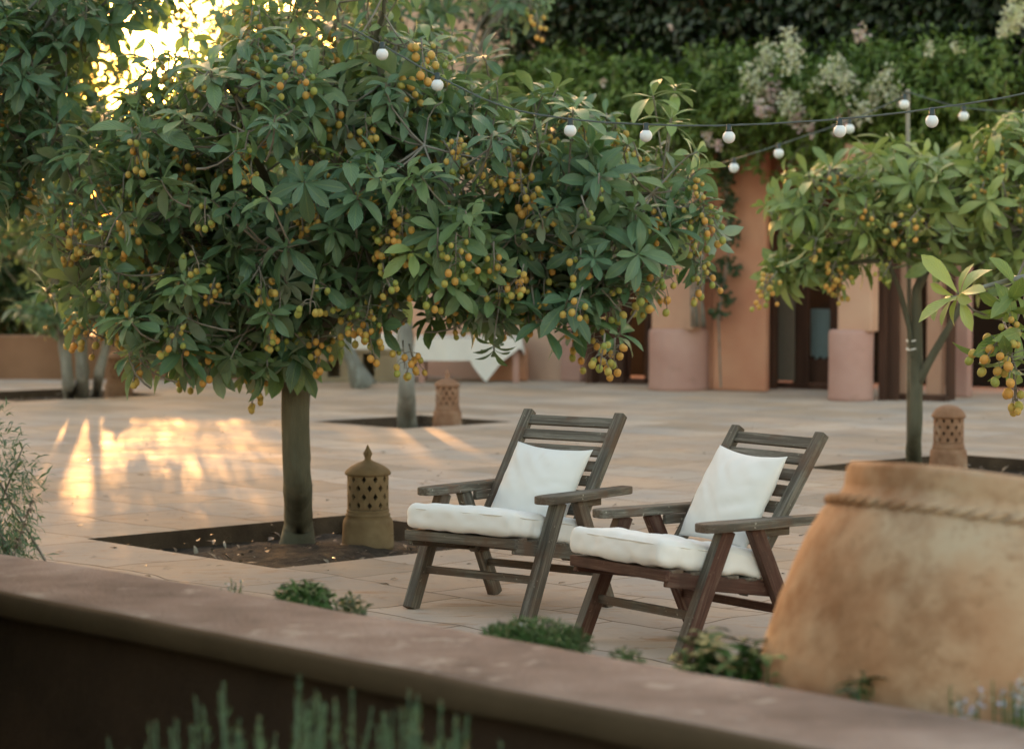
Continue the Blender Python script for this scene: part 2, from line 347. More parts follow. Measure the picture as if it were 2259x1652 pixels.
def uv(p): return p.dot(U), p.dot(V_)
pits = []   # name, centre, half sizes along U, V
PA = gnd(194, 1190); 
def pit_rect(cx, cy, su, sv): c = Vector((cx, cy, 0)); a, b = uv(c); return [a-su/2, a+su/2, b-sv/2, b+sv/2]
PITS = [pit_rect(-1.12, 13.77, 1.80, 1.92), pit_rect(-.98, 23.75, 1.4, 1.4), pit_rect(-5.5, 28.5, 2.0, 2.0), pit_rect(3.52, 18.5, 1.8, 1.9)]
u0, u1, v0, v1 = -60, 40, 2.0, 48
# garden wall line: far top edge through V points, parallel to U
WH = .60; wf = gnd(1060, 1396, WH); wn = gnd(1060, 1506, WH); vf = uv(wf)[1]; vn = uv(wn)[1]
us = sorted({u0, u1} | {x for r in PITS for x in r[:2]}); vs_ = sorted({vf-.15, v1} | {x for r in PITS for x in r[2:]})
def W2(u, v, z=0.): p = U*u + V_*v; return (p.x, p.y, z)
mb = MB(); idx = {}
def vid(u, v):
    if (u, v) not in idx: idx[(u, v)] = len(mb.v); mb.v.append(W2(u, v)); mb.a.append((0, 0, 0))
    return idx[(u, v)]
for i in range(len(us)-1):
    for j in range(len(vs_)-1):
        cu = (us[i]+us[i+1])/2; cv = (vs_[j]+vs_[j+1])/2
        if any(r[0] < cu < r[1] and r[2] < cv < r[3] for r in PITS): continue
        mb.f.append((vid(us[i], vs_[j]), vid(us[i+1], vs_[j]), vid(us[i+1], vs_[j+1]), vid(us[i], vs_[j+1]))); mb.m.append(0)
patio = tag(mb.build('patio', M['paving']), kind='structure')
# pit edges and soil
for k, r in enumerate(PITS):
    mb = MB(); ps = [(r[0], r[2]), (r[1], r[2]), (r[1], r[3]), (r[0], r[3])]
    dz = -.11
    for a in range(4):
        p, q = ps[a], ps[(a+1) % 4]
        mb.add([W2(*p, 0), W2(*q, 0), W2(*q, dz-.05), W2(*p, dz-.05)], [(0, 1, 2, 3)])
    tag(mb.build('pit_edge', M['pitedge']), kind='structure')
    mb = MB(); N = 22
    for j in range(N+1):
        for i in range(N+1):
            u = r[0]+(r[1]-r[0])*i/N; v = r[2]+(r[3]-r[2])*j/N
            x, y, _ = W2(u, v); z = dz + .035*noise.noise(Vector((x*5, y*5, 1.))) + .02*noise.noise(Vector((x*14, y*14, 4.)))
            c = ((i/N-.5)**2+(j/N-.5)**2); mb.v.append((x, y, z + .05*max(0, 1-c*6))); mb.a.append((0, 0, 0))
    for j in range(N):
        for i in range(N): q = j*(N+1)+i; mb.f.append((q, q+1, q+N+2, q+N+1)); mb.m.append(0)
    tag(mb.build('pit_soil', M['soil'], smooth=True), kind='structure')
mb = MB(); mb.add([W2(-30, vn+.12, -.02), W2(-30, -6, -.02), W2(20, -6, -.02), W2(20, vn+.12, -.02)], [(0, 1, 2, 3)])
tag(mb.build('garden_bed', M['soil']), kind='structure')

# garden wall in front: body and broad coping with softly worn edge
gw = thing('garden_wall', 'low rendered garden wall with broad dusty pink coping crossing the foreground', 'wall', (U*0 + V_*((vf+vn)/2)))
mb = MB()
def ubox(mb, ua, ub, va, vb, z0, z1, mi=0):
    vs = [W2(u, v, z) for u in (ua, ub) for v in (va, vb) for z in (z0, z1)]
    mb.add(vs, [(0,1,3,2),(4,6,7,5),(0,4,5,1),(2,3,7,6),(0,2,6,4),(1,5,7,3)], mi)
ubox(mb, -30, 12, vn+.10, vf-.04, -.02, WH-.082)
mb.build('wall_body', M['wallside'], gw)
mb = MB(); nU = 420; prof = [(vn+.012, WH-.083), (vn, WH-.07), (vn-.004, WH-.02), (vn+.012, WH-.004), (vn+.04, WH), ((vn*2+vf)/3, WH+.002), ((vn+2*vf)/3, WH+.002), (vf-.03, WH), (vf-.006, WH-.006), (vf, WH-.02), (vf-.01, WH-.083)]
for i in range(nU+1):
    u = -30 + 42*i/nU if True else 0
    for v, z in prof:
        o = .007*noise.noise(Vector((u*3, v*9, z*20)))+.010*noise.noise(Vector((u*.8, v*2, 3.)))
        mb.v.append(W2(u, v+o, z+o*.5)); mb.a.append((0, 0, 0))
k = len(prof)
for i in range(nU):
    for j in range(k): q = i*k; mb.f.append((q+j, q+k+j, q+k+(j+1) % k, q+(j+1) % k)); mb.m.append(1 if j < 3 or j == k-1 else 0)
mb.build('coping', [M['coping'], M['coping_edge_shade']], gw, smooth=True)

# far low wall at the left
fw = thing('low_boundary_wall', 'low brown rendered wall along the far left side of the patio', 'wall', gnd(300, 838))
mb = MB(); a = gnd(-700, 835); b = gnd(690, 838); d = (b-a).normalized(); nrm = Vector((-d.y, d.x, 0))
mb.add([a, b, b+nrm*.35, a+nrm*.35] + [p+Vector((0, 0, .58)) for p in (a, b, b+nrm*.35, a+nrm*.35)], [(0,1,5,4),(1,2,6,5),(2,3,7,6),(3,0,4,7),(4,5,6,7)])
mb.build('wall_body', M['brownwall'], fw, bevel=.02)

# ------------------------------------------------------------------ house
E_ = Vector((.81, -.586, 0)).normalized(); NO = Vector((-E_.y*-1*-1, 0, 0)); NO = Vector((E_.y, -E_.x, 0))   # NO points at the camera side
def isect(vx, P):
    """point where the vertical plane of picture column vx meets the line through P along E_"""
    rx, ry, _ = ray(vx, 826); k = rx/ry
    t = (k*P.y - P.x)/(E_.x - k*E_.y); return P + E_*t
def hb(mb, vx0, vx1, d, th, z0, z1, out=0., mi=0):
    rx, ry, _ = ray((vx0+vx1)/2, 826); P = Vector((rx/ry*d, d, 0))
    a = isect(vx0, P) + NO*out; b = isect(vx1, P) + NO*out
    base = [a, b, b-NO*th, a-NO*th]
    mb.add([p+Vector((0, 0, z0)) for p in base] + [p+Vector((0, 0, z1)) for p in base], [(0,1,5,4),(1,2,6,5),(2,3,7,6),(3,0,4,7),(4,5,6,7),(3,2,1,0)], mi)
    return a, b
def dF(vx):   # depth of the main facade line at column vx
    p = isect(vx, Vector((.71, 31.7, 0))); return p.y
house = thing('house', 'peach and pink rendered house with columns and glazed doors behind the patio', 'house', (2.5, 30.2, 0))
mb = MB(); P0 = dF(995)
hb(mb, 740, 1250, dF(995), .15, 0, 7.5)
mb.build('wall', M['palepeach'], house)
mb = MB(); hb(mb, 1247, 1292, dF(1270), .2, 0, 2.9, .12); mb.build('pilaster', M['pink'], house, bevel=.02)
mb = MB(); hb(mb, 1250, 2500, dF(1875)-.0, .4, 2.75, 7.5, .25); mb.build('upper_wall', M['orange'], house)
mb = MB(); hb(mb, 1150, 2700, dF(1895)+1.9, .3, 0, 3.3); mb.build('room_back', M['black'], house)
def door(vx0, vx1, d, parts):
    mb = MB(); hb(mb, vx0, vx0+14, d, .14, 0, 2.5); hb(mb, vx1-10, vx1, d, .14, 0, 2.5); hb(mb, vx0, vx1, d, .14, 2.5, 2.62, .005); hb(mb, vx0+14, vx1-10, d, .12, 0, .07)
    fr = mb.build('door', M['brownwood'], house)
    for kind, a, b, z0, z1 in parts:
        mb = MB()
        if kind == 'panel': hb(mb, a, b, d, .05, z0, z1, -.03); mb.build('door_panel', M['brownwood'], fr)
        if kind == 'glass': hb(mb, a, b, d, .02, z0, z1, -.06); mb.build('pane', M['glass'], fr)
        if kind == 'curtain':
            rx, ry, _ = ray((a+b)/2, 826); P = Vector((rx/ry*(d+.1), d+.1, 0)); pa, pb = isect(a, P), isect(b, P); n_ = 40
            for i in range(n_+1):
                q = pa.lerp(pb, i/n_) + NO*(.025*math.sin(i*.9) - .12 + .01*math.sin(i*2.3))
                mb.v += [(q.x, q.y, z0+.02*math.sin(i*.5)), (q.x, q.y, z1)]; mb.a += [(0, 0, 0)]*2
            for i in range(n_): mb.f.append((2*i, 2*i+2, 2*i+3, 2*i+1)); mb.m.append(0)
            mb.build('curtain', M['curtain'], fr, smooth=True)
    return fr
door(1292, 1432, dF(1360)-.2, [('panel', 1306, 1372, 0, .95), ('glass', 1306, 1362, .95, 2.45), ('panel', 1372, 1384, 0, 2.48)])
mb = MB(); hb(mb, 1570, 1688, 29.2, .12, 0, 2.9); mb.build('pier', M['orange'], house, bevel=.03)
mb = MB(); hb(mb, 1500, 1572, 29.6, .2, 0, 2.9); mb.build('pier', M['orange'], house, bevel=.03)
def column(vx0, vx1, d, z1, ux0, ux1, utop):
    mb = MB(); cx = at((vx0+vx1)/2, 700, d); r = (vx1-vx0)/F*d/2
    mb.lathe([(r*.2, 0), (r*1.02, 0), (r, .04), (r*.99, z1*.5), (r, z1-.05), (r*.96, z1-.01), (r*.9, z1), (0.01, z1+.004)], 40, c=(cx.x, cx.y+r, 0))
    mb.build('column_base', M['pink'], house, smooth=True)
    mb = MB(); hb(mb, ux0, ux1, d+.12, .18, z1-.02, utop); mb.build('column_shaft', M['peach'], house, bevel=.02)
column(1435, 1570, 29.2, .75, 1436, 1530, 2.9)
column(1835, 1935, 27.1, .80, 1846, 1922, 2.9)
# the arched head over the glazed door
mb = MB(); d = 29.25; rx, ry, _ = ray(1762, 826); P = Vector((rx/ry*d, d, 0)); a, b = isect(1688, P), isect(1842, P); n_ = 20; outl = []
for i in range(n_+1):
    t = math.pi*i/n_; outl.append((.5-.5*math.cos(t), 2.1+.55*math.sin(t)))
for i in range(n_):
    q = []
    for (t, z) in (outl[i], outl[i+1]): p = a.lerp(b, t); q.append((p, z))
    (p, z), (p2, z2) = q; bk = NO*-.5
    vs = [p+Vector((0,0,z)), p2+Vector((0,0,z2)), p2+Vector((0,0,2.9)), p+Vector((0,0,2.9))]
    mb.add(vs + [v+bk for v in vs], [(0,1,2,3),(0,4,5,1)])
mb.build('arch', M['orange'], house)
door(1690, 1840, 29.7, [('glass', 1704, 1746, .1, 2.4), ('panel', 1746, 1778, 0, 2.48), ('glass', 1778, 1830, .35, .36), ('panel', 1778, 1830, .07, .36), ('curtain', 1779, 1829, .38, .98)])
door(1938, 2096, 27.3, [('panel', 1952, 1978, 0, 2.48), ('panel', 2000, 2042, 2.3, 2.45)])
mb = MB(); hb(mb, 1976, 2012, 27.5, .1, 0, 2.6); hb(mb, 2042, 2078, 27.5, .1, 0, 2.6); mb.build('pier', M['peach'], house, bevel=.02)
mb = MB(); hb(mb, 2096, 2136, 28.0, .12, 0, 2.9); mb.build('pilaster', M['pink'], house, bevel=.02)
mb = MB(); hb(mb, 2330, 2500, 27.8, .4, 0, 2.9); mb.build('pier', M['peach'], house, bevel=.02)
mb = MB(); hb(mb, 1160, 2500, dF(1875)+.1, .9, 2.92, 3.08, 1.0); mb.build('canopy_roof', M['brownwood'], house)

# ------------------------------------------------------------------ leaf masses
def unit(a): return a/np.linalg.norm(a, axis=1, keepdims=True)
def rdir(n): return unit(rng.normal(size=(n, 3)))
def shell_mass(name, parent, mat, blobs, n, L, W, tintr=(0, .8), seg=3, shape='ovate', lump=.3, up_bias=.3):
    """leaves through ellipsoids, thickest towards their skin, in lumps"""
    vol = np.array([b[3]*b[4]+b[3]*b[5]+b[4]*b[5] for b in blobs]); P = []; D = []
    for b, c in zip(blobs, (n*vol/vol.sum()).astype(int)):
        d = rdir(c); r = 1 - .45*rng.random(c)**1.6
        lm = np.array([noise.noise(Vector((x*3.1+b[0], y*3.1+b[1], z*3.1+b[2]))) for x, y, z in d])
        P.append(np.array(b[:3]) + d*np.array(b[3:6])*(r*(1+lump*lm))[:, None]); D.append(d)
    P = np.vstack(P); D = np.vstack(D); N = len(P)
    dr = unit(D + rdir(N)*.9 + np.array([0, 0, -.35])); up = unit(D*.6 + rdir(N)*.5 + np.array([0, 0, up_bias+.3]))
    lm = np.array([noise.noise(Vector(p*1.7)) for p in P])
    tint = np.clip(tintr[0] + (tintr[1]-tintr[0])*(rng.random(N)*.7 + .3 + .5*lm), 0, 1)
    s = .7+.6*rng.random(N)
    return leafobj(name, parent, mat, P, dr, up, L*s, W*s, .3+.5*rng.random(N), tint, seg=seg, shape=shape)

# ------------------------------------------------------------------ loquat trees
def cluster_mesh(i, ripe):
    random.seed(100+i); mb = MB(); n = (9, 5, 12, 6, 8, 4, 10, 14)[i]; pts = []
    mb.tube([(0, 0, .05), (.004, .002, 0), (.0, .004, -.05), (.004, 0, -.11)], [.005, .0045, .004, .003], 5, 1)
    for k in range(n):
        for _ in range(30):
            a = random.random()*6.28; rr = .015 + (.028+.005*n)*random.random(); p = Vector((rr*math.cos(a), rr*math.sin(a), .02-(.06+.014*n)*random.random()))
            if all((p-q).length > .034 for q in pts): break
        pts.append(p); r = .0135+.0065*random.random()
        b = len(mb.v); mb.sphere(p, r, 10, 0, 1.15)
        col = min(1, max(0, random.gauss(ripe, .22)))
        for q in range(b, len(mb.v)): mb.a[q] = (col, 0, 0)
        mb.tube([(0, 0, p.z*.5), (p.x*.5, p.y*.5, p.z*.62+.01), (p.x, p.y, p.z+r)], .0022, 4, 1)
    return mb.mesh('fruit_cluster', [M['fruit'], M['twig']], smooth=True)
CL = [cluster_mesh(i, r) for i, r in enumerate((.75, .6, .85, .35, .7, .2, .8, .5))]
random.seed(11)

def limb_path(a, b, sag=.0, n=6, wob=.06):
    a = Vector(a); b = Vector(b); L = (b-a).length; ph = random.random()*50; out = []
    for i in range(n+1):
        t = i/n; p = a.lerp(b, t); s = math.sin(math.pi*t)*L*wob*1.6
        p += Vector((noise.noise(Vector((t*2.2, ph, 0))), noise.noise(Vector((t*2.2, ph, 7))), noise.noise(Vector((t*2.2, ph, 14)))))*s
        p.z += math.sin(math.pi*t)*sag*L; out.append(p)
    return out

def loquat(label, base, trunks, fork, blobs, n_wh, n_fr, leafL=.212, mat='leaf', tint=(.15, .75), young=.06, barkm='bark', hints=(), fruit_hints=(), group='loquat trees', gap=0., name='loquat_tree', n_more=0, wl=9, limbr=.05, droopy=0.):
    root = thing(name, label, 'tree', base, 0, group)
    mb = MB(); nodes = []
    for pts, rads in trunks:
        P = []
        Rr = []
        for i in range(len(pts)-1):
            for t in (0, .25, .5, .75):
                P.append(Vector(pts[i]).lerp(Vector(pts[i+1]), t)); Rr.append(rads[i]*(1-t)+rads[i+1]*t)
        P.append(Vector(pts[-1])); Rr.append(rads[-1])
        mb.tube(P, Rr, 16, 0, bump=.22)
    forks = [Vector(f) for f in fork]
    for b in blobs:
        c = Vector(b[:3]); f = min(forks, key=lambda q: (q-c).length)
        targets = [c + Vector((random.uniform(-.65, .65)*b[3], random.uniform(-.65, .65)*b[4], random.uniform(-.3, .7)*b[5])) for _ in range(4)]
        mid = f.lerp(c, .55); pth = limb_path(f, mid, .04); mb.tube(pth, [limbr*(1-.45*i/6) for i in range(7)], 9, 0, bump=.15); nodes += pth[2:]
        for tg in targets:
            p2 = limb_path(mid, tg, .05); mb.tube(p2, [limbr*.5*(1-.6*i/6) for i in range(7)], 7, 0); nodes += p2[1:]
    tr = mb.build('trunk', M[barkm], root, smooth=True)
    # whorls of leaves
    vol = np.array([b[3]*b[4]+b[3]*b[5]+b[4]*b[5] for b in blobs]); W = []
    for b, c in zip(blobs, (n_wh*vol/vol.sum()).astype(int)):
        k = 0; tries = 0
        while k < c and tries < c*8:
            tries += 1
            d = Vector(rdir(1)[0]); r = 1-.5*random.random()**1.5
            p = Vector(b[:3]) + Vector((d.x*b[3], d.y*b[4], d.z*b[5]))*r*(1+.22*noise.noise(d*2.3+Vector(b[:3])))
            if gap and noise.noise(p*1.9) < -.5+gap: continue
            W.append((p, d, None)); k += 1
    for h in hints: W.append((Vector(h[0]), Vector(h[1]), h[2]))
    tw = MB(); P = []; D = []; Up = []; T = []; S = []; DR = []
    NA = np.array([tuple(q) for q in nodes])
    for p, d, ti in W:
        ax = (d*.5 + Vector((random.gauss(0, .42), random.gauss(0, .42), .7-droopy*1.2+random.gauss(0, .4)))).normalized()
        if ti is not None: ax = d.normalized()
        q = Vector(NA[np.argmin(((NA-np.array(p))**2).sum(1))]); dist = (q-p).length
        base_p = p - ax*.05
        if dist > .42: q = p - ax*.26 + (q-p).normalized()*.12; dist = .3
        mid = q.lerp(base_p, .55) - Vector((0, 0, .05*dist)); mid -= ax*.08*dist
        pts = [q, q.lerp(mid, .6), mid.lerp(base_p, .55)-ax*.02, base_p, p]
        tw.tube(pts, [.007, .006, .005, .005, .005], 5, 0, cap=False)
        n = wl + random.choice((-2, -1, 0, 1, 2)); s1 = ax.cross(Vector((.3, .9, .2))).normalized(); s2 = ax.cross(s1)
        ph = random.random()*6.28; tw_t = random.random(); isy = (random.random() < young) if ti is None else ti > .8
        tb = ti if ti is not None else (tint[0] + (tint[1]-tint[0])*(.5*tw_t + .35*max(0, min(1, .5+noise.noise(p*1.3)))+.15*random.random()))
        lay = random.uniform(.62, 1.22)
        for k in range(n):
            t = ph + k*2.4; rad = s1*math.cos(t) + s2*math.sin(t); openn = .35+.75*(1-k/n)
            dd = (rad*openn + ax*(1.05-openn)*.9 + Vector((0, 0, -.12))).normalized()
            P.append(tuple(p - ax*.045*(1-k/n))); D.append(tuple(dd)); Up.append(tuple((ax*1.0 - rad*.2 + Vector((0, 0, .25)))))
            T.append(min(1, tb + (.42*k/n if isy else .08*k/n) + random.gauss(0, .04))); S.append(leafL*lay*random.uniform(.62, 1.2)*(1-.25*k/n)); DR.append(random.uniform(.2, 1.15)+droopy*.5)
    tw.build('twigs', M['twig'], root, smooth=True)
    S = np.array(S)
    leafobj('crown', root, M[mat], np.array(P), np.array(D), np.array(Up), S, S*(.28+.09*rng.random(len(S))), np.array(DR), np.clip(T, 0, 1), seg=6)
    cand = [w_ for w_ in W if w_[1].y < .25 or random.random() < .3]; random.shuffle(cand)
    fr = [(w_[0] + Vector((w_[1].x*.05, w_[1].y*.08, -.04))) for w_ in cand[:n_fr]] + [Vector(h) for h in fruit_hints]
    for k, p in enumerate(fr[:100]):
        o = bpy.data.objects.new('fruit_cluster', random.choice(CL)); C.objects.link(o); o.parent = root
        o.location = p - Vector(base); o.rotation_euler = (random.gauss(0, .3), random.gauss(0, .3), random.random()*6.28); s = random.uniform(.8, 1.2); o.scale = (s, s, s)
    rest = fr[100:] + [(w_[0] + Vector((w_[1].x*.05, w_[1].y*.08, -.04))) for w_ in cand[n_fr:n_fr+n_more]]
    if rest:
        mb = MB()
        for p in rest:
            me_ = random.choice(CL); a = random.random()*6.28; M3 = Matrix.Rotation(a, 3, 'Z'); bc = me_.attributes['bc'].data
            mb.add([M3 @ v.co + p for v in me_.vertices], [tuple(q.vertices) for q in me_.polygons], 0, [tuple(x.vector) for x in bc])
            for i_, q in enumerate(me_.polygons): mb.m[len(mb.m)-len(me_.polygons)+i_] = q.material_index
        tag(mb.build('fruit', [M['fruit'], M['twig']], root, smooth=True), kind='stuff')
    return root

def B(vx, vy, Y, rx, ry, rz): p = at(vx, vy, Y); return (p.x, p.y, p.z, rx, ry, rz)
# 1: the big tree by the chairs
Y1 = 13.6; tb = gnd(658, 1200, -.08); t1 = at(652, 905, Y1); t2 = at(655, 760, Y1); fk = at(672, 700, Y1)
fl = at(600, 690, Y1-.1)
tr1 = [([tuple(tb+Vector((0, 0, -.05))), tuple(tb+Vector((0, 0, .12))), tuple(at(657, 1050, Y1)), tuple(t1), tuple(t2), tuple(fk)], [.115, .088, .078, .078, .088, .06]),
       ([tuple(at(662, 790, Y1)), tuple(at(735, 690, Y1-.1)), tuple(at(840, 610, Y1-.15)), tuple(at(960, 520, Y1-.2))], [.06, .048, .042, .032]),
       ([tuple(at(655, 800, Y1)), tuple(at(620, 700, Y1+.1)), tuple(at(560, 560, Y1+.1))], [.06, .045, .035])]
bl1 = [B(640, 350, Y1, 1.05, 1.3, .82), B(1000, 430, Y1, 1.05, 1.2, .74), B(1300, 450, Y1-.1, .66, .8, .52), B(480, 660, Y1, .78, .9, .42), B(1040, 620, Y1, .72, .9, .23), B(930, 240, Y1+.3, .5, .8, .4), B(400, 330, Y1+.4, .5, .7, .5), B(740, 110, Y1, .68, .8, .6), B(330, 500, Y1, .6, .7, .6), B(1330, 660, Y1-.3, .30, .3, .22), B(1480, 500, Y1-.1, .30, .4, .32), B(220, 600, Y1+.3, .3, .4, .3), B(500, 760, Y1-.1, .5, .5, .2), B(720, 580, Y1-.6, .6, .45, .35), B(1160, 560, Y1-.5, .6, .5, .4)]
def h(vx, vy, Y, dx, dy, dz, t): return (at(vx, vy, Y), (dx, dy, dz), t)
hints = [h(1090, 775, 12.9, 0, -.3, -.9, .5), h(830, 715, 12.9, -.7, -.5, .2, .45), h(1370, 735, 13, .4, -.4, .4, .55), h(1540, 440, 13.2, .6, -.2, .6, .6), h(1530, 540, 13.2, .8, -.3, -.1, .6),
         h(1410, 560, 12.8, .3, -.7, .2, .5), h(1265, 240, 12.8, .1, -.3, .9, .7), h(1140, 260, 12.8, .1, -.5, .8, .75), h(1540, 335, 13.3, .7, -.1, .3, .85), h(1480, 260, 13.6, .2, -.1, 1, 1.0), h(1440, 210, 13.8, -.2, 0, 1, 1.0), h(1490, 190, 13.9, .1, 0, 1, 1.0),
         h(590, 690, 12.7, -.6, -.6, .3, .5), h(465, 440, 12.7, -.4, -.7, .4, .6), h(590, 260, 12.8, .2, -.7, .7, .7), h(370, 720, 12.9, -.6, -.4, .2, .5), h(510, 790, 12.9, -.2, -.5, -.6, .4), h(590, 810, 13, .1, -.5, -.7, .35), h(690, 250, 12.8, .5, -.8, .2, .5), h(860, 220, 12.9, .3, -.7, .6, .5)]
fh = [at(x, y, 12.6+random.random()*.5) for x, y in ((1070, 350), (1100, 370), (1130, 360), (1150, 395), (1160, 430), (1120, 385), (1010, 310), (990, 330), (890, 770), (910, 780), (1330, 760), (1355, 765), (1280, 655), (1250, 490), (1400, 325), (1150, 600), (1165, 625), (610, 400), (640, 440), (540, 330), (555, 370), (690, 640), (730, 645), (1290, 450), (870, 500), (900, 520), (850, 600), (470, 630), (430, 560), (1470, 590))]
loquat('large spreading loquat tree with orange fruit beside the two chairs, thick dark trunk', tuple(tb), tr1, [fk, at(960, 520, Y1-.2), at(560, 560, Y1+.1)], bl1, 1230, 66, gap=.2, young=.10, tint=(.1, .85), hints=hints, fruit_hints=fh, barkm='bark_brown', n_more=130)
# 2: behind it, pale straight trunk beside the small pointed lantern
Y2 = 22.9; tb = gnd(899, 946, -.05)
loquat('loquat tree with pale straight trunk behind the large tree, next to a pointed clay lantern', tuple(tb), [([tuple(tb), tuple(at(897, 860, Y2)), tuple(at(893, 740, Y2)), tuple(at(885, 560, Y2)), tuple(at(900, 380, Y2))], [.10, .08, .075, .07, .06])],
       [at(885, 500, Y2), at(900, 380, Y2)], [B(850, 250, Y2, .9, 1.5, 1.0), B(620, 120, Y2, 1.2, 1.3, 1.1), B(900, 10, Y2, .6, 1.0, .6), B(1130, -20, Y2-1, .40, .5, .3)], 520, 30, leafL=.2, tint=(.1, .7),
       hints=[h(1090, 90, Y2-1.2, .2, -.2, .5, .5), h(1130, 60, Y2-1.2, .6, -.2, .5, .5), h(1190, 20, Y2-1.2, .6, -.2, .1, .4)], fruit_hints=[at(1170, 10, 21.5), at(1185, 40, 21.5)])
# 3: at the far left, three pale trunks
Y3 = 27.3; tb = gnd(180, 884, -.05)
loquat('three-stemmed loquat tree at the far left before the low brown wall', tuple(tb),
       [([tuple(gnd(157, 886, -.1)), tuple(at(150, 840, Y3)), tuple(at(142, 760, Y3)), tuple(at(120, 600, Y3))], [.085, .07, .065, .05]),
        ([tuple(tb), tuple(at(182, 820, Y3)), tuple(at(176, 700, Y3)), tuple(at(186, 500, Y3)), tuple(at(200, 350, Y3))], [.09, .075, .07, .065, .05]),
        ([tuple(gnd(208, 886, -.1)), tuple(at(220, 820, Y3)), tuple(at(242, 730, Y3)), tuple(at(290, 560, Y3))], [.06, .055, .05, .045])],
       [at(120, 600, Y3), at(190, 480, Y3), at(290, 560, Y3)],
       [B(180, 470, Y3, 1.5, 1.4, .8), B(340, 600, Y3, .9, 1.1, .75), B(60, 160, Y3, 1.3, 1.3, .9), B(300, 330, Y3, 1.2, 1.1, .6), B(130, 690, Y3, .5, .7, .22), B(-30, 20, Y3, 1.1, 1., .8), B(150, 10, Y3, .7, 1., .5), B(560, 60, Y3+.5, .6, .8, .8), B(430, 260, Y3, .5, .8, .35), B(60, 320, Y3-.5, 1.0, 1.0, .7), B(80, 100, Y3-.8, .7, .8, .5)], 1500, 45, leafL=.24, tint=(.05, .6), gap=.05)
# 4: at the right, young tree tied to a stake
Y4 = 18.4; tb = gnd(2016, 1037, -.05)
loquat('young loquat tree with light green leaves at the right, trunk tied to a wooden stake', tuple(tb),
       [([tuple(tb), tuple(at(2018, 950, Y4)), tuple(at(2022, 850, Y4)), tuple(at(2024, 760, Y4)), tuple(at(2022, 640, Y4)), tuple(at(2060, 560, Y4))], [.065, .056, .05, .042, .038, .03]),
        ([tuple(at(2022, 850, Y4)), tuple(at(2060, 780, Y4-.1)), tuple(at(2112, 690, Y4-.2)), tuple(at(2150, 600, Y4-.2))], [.034, .03, .026, .02]),
        ([tuple(at(2018, 800, Y4)), tuple(at(2006, 720, Y4)), tuple(at(1985, 640, Y4)), tuple(at(1960, 580, Y4-.1))], [.026, .022, .019, .016])],
       [at(1960, 580, Y4-.1), at(2060, 560, Y4), at(2150, 600, Y4-.2)],
       [B(1850, 460, Y4, .52, .7, .46), B(2060, 440, Y4, .60, .8, .46), B(2240, 470, Y4, .62, .8, .66), B(1790, 580, Y4, .3, .4, .14), B(2230, 330, Y4+.3, .4, .5, .25)], 400, 36, leafL=.24, barkm='bark_brown', mat='leaf_lime', tint=(.15, .95), young=.25, gap=.3, limbr=.022, droopy=.45, n_more=0,
       fruit_hints=[at(1690, 620, 18), at(1705, 610, 18), at(1840, 590, 18), at(1960, 590, 18)])
# near tree at the left edge, branches over the upper left corner
tb = Vector((-3.9, 14.2, 0)); YL = 14.0
loquat('loquat tree at the upper left edge whose backlit branches cross the bright sky', tuple(tb),
       [([tuple(tb), (-3.9, 14.2, .8), (-3.8, 14.1, 1.6)], [.10, .085, .07])], [Vector((-3.8, 14.1, 1.6))],
       [B(-60, 60, YL, .8, .8, .5), B(70, 110, YL, .36, .6, .45), B(240, -10, YL, .36, .6, .22), B(-80, 330, YL, .5, .7, .5), B(130, 290, YL, .35, .6, .25)], 330, 16, leafL=.2, tint=(.05, .6), limbr=.035)
# 5: branch reaching in from a tree just outside the right edge
Y5 = 10.6; tb = Vector((3.1, 10.9, 0))
loquat('loquat tree at the right edge whose nearest branch of large bright leaves hangs into view', tuple(tb),
       [([tuple(tb), (3.08, 10.9, .7), (3.0, 10.9, 1.4)], [.09, .075, .06]), ([(3.0, 10.9, 1.4), tuple(at(2420, 560, Y5)), tuple(at(2280, 606, Y5)), tuple(at(2180, 630, Y5)), tuple(at(2125, 645, Y5))], [.05, .02, .012, .009, .006])],
       [Vector((3.0, 10.9, 1.5))], [(3.1, 10.9, 2.0, .6, .6, .45)], 60, 6, leafL=.27, mat='leaf_lime', tint=(.2, .7), limbr=.03,
       hints=[h(2112, 645, Y5-.02, -.45, -.5, .6, .98), h(2098, 655, Y5, -.9, -.3, -.1, .9), h(2225, 690, Y5, -.1, -.4, -.7, .4), h(2225, 800, Y5, 0, -.3, -.9, .35), h(2245, 640, Y5, .1, -.5, .4, .45), h(2255, 730, Y5, .3, -.5, 0, .35)],
       fruit_hints=[at(2205, 750, Y5-.05), at(2228, 765, Y5-.05), at(2238, 850, Y5)], wl=7)
# leaning trunk far back
tb = gnd(806, 856, 0); Y6 = tb.y
loquat('far loquat tree with a thin leaning trunk in front of the cloth-covered masonry bench', tuple(tb),
       [([tuple(tb), tuple(at(780, 800, Y6)), tuple(at(745, 740, Y6)), tuple(at(735, 640, Y6)), tuple(at(740, 500, Y6))], [.16, .10, .085, .08, .06])], [at(740, 500, Y6)],
       [B(740, 380, Y6, 1.5, 1.4, .9), B(560, 560, Y6, 1.0, 1.1, .5)], 260, 10, leafL=.24, tint=(.0, .5))

